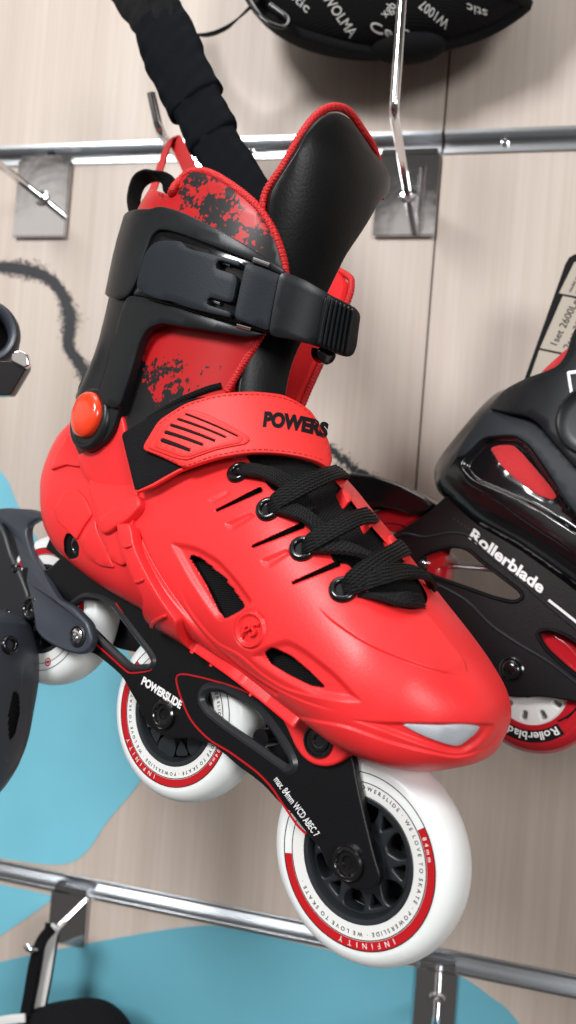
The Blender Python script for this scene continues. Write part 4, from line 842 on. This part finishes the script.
# ================================================================== black skate on the right
al = math.radians(16); RK = Fr(ray(530, 640)*.44, SK.L*math.cos(al)-SK.U*math.sin(al), SK.N)
blk = thing('inline_skate', 'black inline skate with red wheels and white lettering on its frame', 'inline skate', RK.matrix(), 'inline skates on the wall')
def rlu(pts, n): return np.array([RK.un(x, y, n)[[0, 2]] for x, y in pts])
ro = [(372, 552), (381, 541), (400, 530), (428, 512), (444, 497), (452, 492), (480, 505), (510, 524), (545, 548), (580, 566), (650, 610), (690, 760), (640, 730), (600, 709), (576, 702), (544, 697), (513, 698), (500, 694), (480, 672), (450, 634), (424, 594), (404, 573), (385, 562)]
rw1 = [(419, 560), (424, 556), (432, 552), (453, 546.5), (467, 549), (481, 562), (519, 591), (522.5, 597), (515, 601.5), (498, 598), (434, 575.5), (421, 569)]
rw2 = [(538, 634), (543, 631), (550, 630.5), (566, 636), (600, 660), (610, 690), (590, 684), (569, 668.5), (546, 648)]
rw3 = [(556, 553), (566, 551), (590, 560), (620, 590), (600, 600), (572, 585), (558, 568)]
NR = 18.0; L0, L1, L2_, L3 = (fillet(rlu(q, NR), 4) for q in (ro, rw1, rw2, rw3))
rf = plate('frame', [L0, L1, L2_, L3], 12.5, NR, 1.0, M_frame, blk)
Li = fillet(rlu([(384, 556), (400, 546), (425, 541), (455, 541), (480, 556), (521, 590), (525, 598), (515, 604), (470, 600), (420, 585)], NR), 4); V, Fc = curve2d([L0, Li, L2_], 2.2, .8); link('inner_plate', mesh('inner_plate', np.c_[V[:, 0], -15.2+V[:, 2], V[:, 1]], Fc), M_frame, rf, angle=35)
def rband(name, pts, w, h, bev, m, closed=False):
    P = resample(np.asarray(pts, float), 1.2, closed); V, Fc = sweep(np.c_[P[:, 0], np.full(len(P), NR-.2), P[:, 1]], np.array([(-w/2, 0), (-w/2+bev, h+.2), (w/2-bev, h+.2), (w/2, 0)]), np.tile((0, 1.0, 0), (len(P), 1)), closed); return link(name, mesh(name, V, Fc), m, rf, angle=30)
for q in (L1, L2_, L3): rband('window_rim', inset(q if area2(q) > 0 else q[::-1], -1.3), 2.6, 1.3, 1.1, M_frame, True)
rband('raised_edge', cr(rlu([(381, 543), (403, 534), (425, 537), (452, 533), (470, 537), (487, 553), (520, 580), (545, 603), (580, 632)], NR), 6), 2.0, .9, .9, M_bevel)
rband('raised_edge', cr(rlu([(428, 580), (452, 592), (470, 604), (492, 626), (520, 645), (550, 663), (585, 690)], NR), 6), 2.2, .9, 1.0, M_bevel)
rband('white_stripe', rlu([(548.5, 600), (562, 610.5), (600, 641)], NR), 1.5, .25, .1, M_white)
def onrf(px, py, h): return RK.un(px, py, NR+h)
text_plane('lettering', 'Rollerblade', onrf, (468.5, 537.5), (72.5, 56), (5.6, -9.6), -.1, .3, M_white, rf, bold=.035)
B = MB()
for k in range(9): x, y = 454+3.6*k, 519+2.4*k; B.add(*box(RK.un(x, y, NR+.1), (1.1, .5, .7)))
B.build('moulded_marks', M_bevel, rf)
def rbolt(x, y, r, n, m=M_gloss, name='bolt', dome=True):
    c = RK.un(x, y, n); V, Fc = lathe([(r*1.15, -3), (r*1.15, .3), (r*1.02, .8), (r*.95, .5), (r*.9, 1.6), (r*.7, 2.6), (r*.4, 3.1), (0, 3.3)], c, (0, 1, 0), 40); return link(name, mesh(name, V, Fc), m, rf, angle=50)
rbolt(511.5, 669.5, 6.0, NR); rbolt(424, 563, 3.0, NR-5, M_chrome); rbolt(578, 574, 5, NR-6, M_chrome)
c = RK.un(441, 560, 4); V, Fc = lathe([(6, -12), (6, 8)], c, (0, 1, 0), 32); link('axle_spacer', mesh('axle_spacer', V, Fc), mat('red_spacer', (.45, .012, .014), .25, coat=.3), rf)
V, Fc = sweep([RK.un(447, 566, -2), RK.un(490, 569.5, -2), RK.un(515, 572, -2)], circle(1.9, 14)); link('brace_rod', mesh('brace_rod', V, Fc), M_steel, rf)
B = MB(); a, b = RK.un(470, 520, 0), RK.un(600, 590, 0); B.add(*box(((a[0]+b[0])/2, 0, (a[2]+b[2])/2-4), (70, 26, 6), [[math.cos(.12), 0, -math.sin(.12)], [0, 1, 0], [math.sin(.12), 0, math.cos(.12)]])); B.build('frame_bridge', M_frame, rf)
# wheels: red tyre, white core
M_redw = mat('red_urethane', (.46, .012, .020), .16, spec=.5, coat=.4, sss=.1); M_core = mat('white_core', (.72, .72, .70), .4)
def red_wheel(px, lettering):
    c = RK.un(*px, 0); R = 37.5; WI = 12; ax = (0, 1, 0)
    pr = [(21, -WI+1), (28, -WI), (30, -WI+.2)]+[(29.5+8*math.sin(t), -WI*max(math.cos(t), 0)**.9) for t in np.linspace(.12, math.pi/2, 12)]; pr += [(r, -h) for r, h in reversed(pr[:-1])]
    V, Fc = lathe(pr, c, ax, 96, True); w = link('wheel', mesh('wheel', V, Fc), M_redw, blk, angle=50)
    outer = np.array([(23.4*math.cos(a), 23.4*math.sin(a)) for a in np.linspace(0, 2*math.pi, 65)[:-1]]); holes = []
    for k in range(10):
        a = k*2*math.pi/10+.2; d = np.array((math.cos(a), math.sin(a))); q = np.array((-d[1], d[0])); holes.append(fillet([d*14-q*1.3, d*19-q*1.7, d*19+q*1.7, d*14+q*1.3], 1.4))
    V, Fc = curve2d([outer]+holes, 9.5, .8); link('hub', mesh('hub', np.c_[c[0]+V[:, 0], c[1]+V[:, 2], c[2]+V[:, 1]], Fc), M_core, w, angle=35)
    V, Fc = lathe([(6, -17), (6, 17)], c, ax, 24); link('axle', mesh('axle', V, Fc), M_boltdark, w)
    if lettering:
        fc = c+np.array((0, WI, 0)); q = RK.un(553, 722, WI)-fc; a0 = math.atan2(q[2], q[0]); ang = a0; B = MB(); size = 6.6; r = 24.6
        n = 24; t = np.linspace(a0+.06, a0-1.35, n+1); V = [(fc[0]+rr*math.cos(x), fc[1]+hh, fc[2]+rr*math.sin(x)) for rr, hh in ((r-.9, -.4), (r-.9, .12), (r+5.4, .12), (r+5.4, -.4)) for x in t]
        link('print_patch', mesh('print_patch', V, [(k*(n+1)+i, k*(n+1)+i+1, (k+1)*(n+1)+i+1, (k+1)*(n+1)+i) for k in range(3) for i in range(n)]), M_ink, w, smooth=False)
        for ch in 'Rollerblade':
            V, Fc = text2d(ch, size, .035*size*.6, .5); wd = V[:, 0].max()-V[:, 0].min(); x = V[:, 0]-V[:, 0].min(); am = ang-(wd/2)/r; e = np.array((math.sin(am), -math.cos(am))); o = np.array((math.cos(am), math.sin(am)))
            qq = o[None]*(r+V[:, 1:2]*.92)+e[None]*(x[:, None]-wd/2); B.add(np.c_[fc[0]+qq[:, 0], fc[1]+np.where(V[:, 2] > 0, .35, .05), fc[2]+qq[:, 1]], Fc); ang -= (wd+size*.04)/r
            if ang < a0-1.3: break
        B.build('white_lettering', M_white, w)
        for rr_, b0, b1 in ((27, .62, .12), (29, 1.0, .3)):
            t = np.linspace(a0+b0, a0+b1, 24); P = np.array([(fc[0]+(rr_-4*(k/23))*math.cos(x), fc[1]+.05, fc[2]+(rr_-4*(k/23))*math.sin(x)) for k, x in enumerate(t)]); V, Fc = sweep(P, circle(.45, 6), np.tile((0, 1., 0), (24, 1))); link('print_swirl', mesh('print_swirl', V, Fc), M_ink, w)
    V, Fc = lathe([(25.6, -.3), (25.6, .12), (26.2, .12), (26.2, -.3)], c+np.array((0, WI, 0)), ax, 64, True)
    if not lettering: link('print_line', mesh('print_line', V, Fc), M_ink, w)
    return w
red_wheel((535, 685), True); red_wheel((396, 566), False)
# brake guard over its rear wheel
bg_ = rlu([(326, 512), (331, 486), (338, 475), (352, 472.5), (375, 475.5), (400, 484), (425, 497), (434, 505), (424, 512), (411, 515), (395, 509), (375, 505.5), (362, 508), (352, 514), (344, 530), (334, 550), (322, 540)], 18)
plate('brake_guard', [fillet(bg_, 2)], -18, 19, 2.0, M_gloss, blk)
# boot
RR = [(-113, 88, 52, 2, 0), (-111.5, 97, 42, 9, 0), (-106, 105, 35, 17, 0), (-94, 112, 30, 26, 0), (-70, 118, 30, 32, 0), (-30, 122, 36, 35, 0), (20, 118, 40, 38, 0), (70, 104, 42, 41, 0), (120, 84, 46, 38, 0), (148, 74, 52, 24, 0), (156, 66, 60, 3, 0)]
RP = loft_shell(RR, 260, 240, -113, 156, et=2.6)
rfe = [('poly', fillet([(460, 466), (466, 455), (482, 439), (500, 435.5), (516, 436), (528, 446), (562, 497), (585, 530), (576, 534), (556, 520), (528, 504), (496, 490), (472, 480)], 8), 4.5, 3, 0),
       ('step', cr([(457, 462), (459, 472), (470, 484), (490, 496), (528, 523), (560, 544), (590, 566)], 5), 18, 1.0), ('poly', fillet([(489, 448), (499, 444.5), (513.5, 444.5), (523, 453), (540, 474), (557, 496.5), (554, 501), (539, 497), (515, 480), (498.6, 464)], 2), .8, 1.5, 0)]
RP2, RM = carve(RP, RK, rfe)
M_felt = mat('red_felt', (.50, .014, .018), .85, bump=.4, bscale=900, sheen=.3)
gridmesh('boot', RP2, [M_gloss, M_felt], blk, RM)
RS = Surf(loft_shell(RR, 90, 90, -113, 156, et=2.6), RK)
patch('liner_window', RS, [(489.5, 448), (499, 445), (513, 445), (522, 453), (540, 474), (556.5, 496.5), (553.5, 500.5), (539, 496), (515, 479), (498.6, 463)], -6.5, -3.9, .6, M_felt, blk, sp=2.5, rnd=2)
patch('boot_collar', RS, [(484, 412), (505, 410), (528, 414), (539, 422), (561, 449), (590, 485), (640, 560), (610, 565), (585, 528), (561, 496), (529, 445), (515, 435.5), (482, 438), (464, 456), (455, 458), (462, 442)], -2, 2.4, 1.5, M_char, blk, sp=3, rnd=3)
Ut = np.linspace(70, 230, 70); Tt = np.linspace(-145, 235, 110); CP = np.zeros((70, 110, 3)); tt = np.radians(Tt)
for i, u in enumerate(Ut):
    lc = -46-.10*(u-100); hl = 64; hw = 37+.05*(u-80)
    CP[i, :, 0] = lc+hl*np.sign(np.cos(tt))*np.abs(np.cos(tt))**.9; CP[i, :, 1] = hw*np.sign(np.sin(tt))*np.abs(np.sin(tt))**.9; CP[i, :, 2] = u
RC = Surf(CP, RK, Ut, Tt)
patch('cuff', RC, [(487, 409), (503, 390), (527, 377), (543, 371.5), (558, 365), (566, 353), (572, 332), (592, 300), (640, 330), (650, 470), (600, 480), (576, 469), (561, 451), (539, 424), (528, 416), (505, 412)], -4, 2.5, 1.6, M_black, blk, sp=4, rnd=3)
patch('liner', RC, [(538, 374), (548, 364), (567, 347), (580, 340), (580, 372), (560, 380)], -6, -.5, 1, M_felt, blk, sp=3, rnd=2)
rc = RC.hit(594, 421)
V, Fc = lathe([(19, -4), (19, 2.5), (17.5, 3.6), (16, 2.6), (12, 2.2), (0, 2.2)], RC.pos(rc, .5), RC.nrm(rc), 48); link('pivot_boss', mesh('pivot_boss', V, Fc), M_black, blk, angle=40)
for q in ([(566.5, 371.5), (569.5, 371), (574, 398), (571, 399.5)], [(567, 371), (590, 369), (590, 373), (568, 374.5)]): patch('white_emblem', RC, q, 2.2, 2.9, .2, M_white, blk, sp=2, rnd=.5)

# ---- price card behind the black skate
o0, ex_, ey_ = np.array((528.5, 376.)), np.array((64., 14.)), np.array((42.5, -123.)); PD = .505
A0 = at(*o0, PD); B0 = at(*(o0+ex_), PD-.012); C0 = at(*(o0+ey_), PD-.004); eX = B0-A0; eY = C0-A0; eN = unit(np.cross(eX, eY)); 
if eN@(CAM-A0) < 0: eN = -eN
wX, wY = np.linalg.norm(eX), np.linalg.norm(eY); uX = eX/wX; uY = unit(eY); card = thing('price_card', 'grey price card with black border tucked behind the black skate', 'price tag')
def cardmesh(name, poly, h0, h1, m, bev=.0002):
    V, Fc = curve2d([poly], (h1-h0)/2, bev, 1); P = A0[None]+V[:, :1]*uX+V[:, 1:2]*uY+((h0+h1)/2+V[:, 2:3])*eN; return link(name, mesh(name, P, Fc, False), m, card, smooth=False)
M_card = mat('card_grey', (.40, .35, .285), .6)
cardmesh('border', fillet([(-.002, -.03), (wX, -.03), (wX, wY), (-.001, wY)], .008), 0, .0016, M_ink)
def cp(x, y): return (x*wX, y*wY)
for y0, y1, nm in ((-.28, .21, 'panel'), (.225, .655, 'panel'), (.67, .93, 'panel')): cardmesh(nm, [cp(.03+.05*0, y0), cp(.95, y0), cp(.95, y1), cp(.03+.07*(y1 > .6), y1)], .0014, .0019, M_card)
def cardtext(s, x, y, sz, rot=70):
    V, Fc = text2d(s, sz, .0, .5); V = V*np.array((1, 1, 0))+np.array((0, 0, 1))*np.where(V[:, 2:3] > 0, .0003, 0); a = math.radians(rot); X = x*wX+V[:, 0]*math.cos(a)-V[:, 1]*math.sin(a); Y = y*wY+V[:, 0]*math.sin(a)+V[:, 1]*math.cos(a)
    link('lettering', mesh('lettering', A0[None]+X[:, None]*uX+Y[:, None]*uY+(.0019+V[:, 2:3])*eN, Fc, False), M_ink, card, smooth=False)
cardtext('1set 2600Lei', .26, .255, .0066, 82); cardtext('2set 3000Lei', .47, .255, .0066, 82); cardtext('model size color', .2, .69, .003, 82); cardtext('article price', .3, .69, .003, 82)

# ================================================================== grey skate at the left edge
al = math.radians(55); LK = Fr(ray(-40, 706)*.40, SK.L*math.cos(al)-SK.U*math.sin(al), SK.N)
gry = thing('inline_skate', 'dark slate grey skate cut off by the left edge of the photo', 'inline skate', LK.matrix(), 'inline skates on the wall')
GR = [(-52, 6, -30, 6, 0), (-48, 22, -34, 24, 0), (-38, 33, -34, 38, 0), (-20, 34, -34, 43, 0), (15, 24, -32, 41, 0), (38, 14, -26, 33, 0), (50, 5, -20, 21, 0), (55, -4, -13, 3, 0)]
GP = loft_shell(GR, 200, 160, -52, 55)
gfe = [('poly', fillet([(13, 688), (19, 694), (20, 712), (15, 735), (9, 742), (8, 720)], 3), 4, 2, 1), ('step', cr([(34, 655), (30, 690), (27, 730), (18, 762), (0, 785)], 5), 8, .9), ('step', cr([(24, 660), (22, 690), (21, 720)], 4), 6, -.8)]
GP2, GM = carve(GP, LK, gfe); gridmesh('shell', GP2, [M_grey, M_dark], gry, GM)
GS = Surf(loft_shell(GR, 70, 70, -52, 55), LK)
ij = GS.hit(9, 645); V, Fc = lathe([(2.6, -1), (2.6, .9), (3.2, 1.6), (4.2, 1.6), (4.8, .9), (5, -.8)], GS.pos(ij, .5), GS.nrm(ij), 32, True); link('eyelet', mesh('eyelet', V, Fc), M_gloss, gry, angle=60)
def lk(px, py, d): p = (np.asarray(ray(px, py))*d-LK.A); return LK.B@p*1000
cc = lk(-16, 331, .43); nx = unit(LK.B@np.array((.35, .05, 1.0)))
V, Fc = lathe([(12.5, -26), (18.5, -26), (19.5, -6), (18.8, -1), (17, 1.0), (14.8, .6), (13.2, -2), (12.5, -8)], cc, nx, 64, True); link('cuff', mesh('cuff', V, Fc), M_grey, gry, angle=50)
V, Fc = lathe([(13, -14), (0, -14)], cc, nx, 40); link('liner', mesh('liner', V, Fc), M_dark, gry)
def slab(pts, d, t, m, name, bev=.5):
    q = np.array([lk(x, y, d) for x, y in pts]); c0 = q.mean(0); e1 = unit(q[1]-q[0]); nn = unit(np.cross(e1, q[2]-q[0])); e2 = np.cross(nn, e1); P2 = np.c_[(q-c0)@e1, (q-c0)@e2]
    V, Fc = curve2d([fillet(P2, 1.2)], t/2, bev); return link(name, mesh(name, c0+V[:, :1]*e1+V[:, 1:2]*e2+V[:, 2:3]*nn, Fc), m, gry, angle=35)
slab([(-20, 362), (12, 362), (29, 364), (29, 369), (13, 396), (-20, 397)], .425, 8, M_gloss, 'strap_end'); slab([(13, 353), (20, 350), (29, 355), (30.5, 366), (26, 369), (12, 362)], .419, 4, M_chrome, 'buckle', .9)

# ================================================================== black helmet above
HK = Fr(RW.T@(wallpt(393, -52, .056)-CAM), XW, -YW)
hel = thing('helmet', 'black helmet with white printed words hanging upside down on a hook', 'helmet', HK.matrix())
la = np.linspace(-math.pi/2, math.pi/2, 60); lo = np.linspace(0, 2*math.pi, 121); HP = np.zeros((60, 121, 3))
for i, a in enumerate(la):
    ca = max(math.cos(a), 1e-3)**.85; HP[i, :, 0] = 116*ca*np.cos(lo); HP[i, :, 1] = 50*ca*np.sin(lo); HP[i, :, 2] = 74*math.sin(a)
gridmesh('shell', HP[:, :], [M_fabric], hel); HS = Surf(HP, HK)
rim = cr([(240, -22), (258, 8), (276, 22), (310, 36), (350, 46), (395, 51), (440, 45), (485, 31), (520, 10), (545, -14)], 8)
P = resample(np.array([HS.pos(HS.hit(*q), .5) for q in rim]), 2.0); V, Fc = sweep(P, circle(4.2, 12)); link('rim', mesh('rim', V, Fc), M_fabric, hel)
ij = HS.hit(408, 49); c = HS.pos(ij, -1)
a = np.linspace(0, math.pi, 14); V, Fc = lathe([(max(.01, math.sin(x)), -math.cos(x)) for x in a], (0, 0, 0), (0, 0, 1), 40); V = V*np.array((27, 14, 9.5))+c+np.array((0, 2, -1)); link('fit_dial', mesh('fit_dial', V, Fc), M_fabric, hel)
for s, o, ex, ey in (('stic', (290, -3), (17, 16), (5, -8)), ('WOLMA', (322, -2), (28, 40), (9, -6)), ('Ce', (371, 31), (22, 7), (-1, -11)), ('xgb', (386, 18), (11, -12), (-8, -6)), ('YL', (417, 33), (-13, -4), (3, 9)), ('W1007', (450, 21), (-27, -22), (-5, 9)), ('stic', (487, 10), (-20, -7), (0, 9))):
    text_surf('white_lettering', s, HS, o, ex, ey, .1, .5, M_print, hel, bold=.0)
def hk(px, py, off): return HK.B@(RW.T@(wallpt(px, py, off)-CAM)-HK.A)*1000
webbing('chin_strap', [hk(292, -30, .07), hk(262, -4, .075), hk(240, 17, .078), (hk(224, 29, .078)), hk(206, 35, .076), hk(190, 33, .07), hk(176, 20, .06), hk(168, -20, .05)], 9, 1.3, M_fabric, hel, (0.1, .4, .9))
webbing('strap_loop', [hk(243, -14, .08), hk(256, 10, .085), hk(268, 22, .085), hk(284, 27, .083), hk(288, 18, .08), hk(270, 4, .08)], 3, 2.2, M_gloss, hel, (0.1, .95, .2))

# ================================================================== bottom left: strap and black bag on the low hook
HB = wallpt(73, 913, .004)
def low(px, py, off): return wallpt(px, py, off)
srt = thing('hanging_strap', 'black and white webbing strap looped over the low hook at left', 'strap')
for nm, pts, w, m, o in (('white_band', [(56, 926), (52, 936), (49, 955), (45, 980), (39, 1012), (34, 1060)], .0082, M_print, .0505), ('black_band', [(53, 925), (51, 936), (48, 955), (44, 980), (38, 1012), (33, 1060)], .0132, M_fabric, .0488), ('black_band', [(52, 928), (42, 940), (37, 952), (33, 968), (29, 992), (24, 1020), (18, 1060)], .0085, M_fabric, .060), ('grey_band', [(51, 930), (44, 944), (40, 958), (36, 985), (31, 1012), (26, 1060)], .004, M_greydark, .0545)):
    P = resample(cr([low(x, y, o) for x, y in pts], 8), .003); V, Fc = sweep(P, rrect(w, .0012, .0005), np.tile((0, -1., .15), (len(P), 1))); link(nm, mesh(nm, V, Fc, False), m, srt, angle=50)
bag = thing('bag', 'black fabric bag hanging at the bottom left below the low hook', 'bag')
bc = low(74, 1068, .05); a = np.linspace(0, math.pi, 30); V, Fc = lathe([(max(.001, math.sin(x))**.8, -math.cos(x)) for x in a], (0, 0, 0), (0, 0, 1), 60); V = V*np.array((.056, .03, .049))+bc
V[:, 2] += .004*np.sin(V[:, 0]*60)*np.cos(V[:, 1]*80); link('bag_body', mesh('bag_body', V, Fc, False), M_fabric, bag)
P = resample(cr([low(-20, 1026, .06), low(5, 1020, .065), low(25, 1018, .068)], 6), .003); V, Fc = sweep(P, rrect(.006, .0012, .0005), np.tile((0, -1., .3), (len(P), 1))); link('bag_trim', mesh('bag_trim', V, Fc, False), M_print, bag)
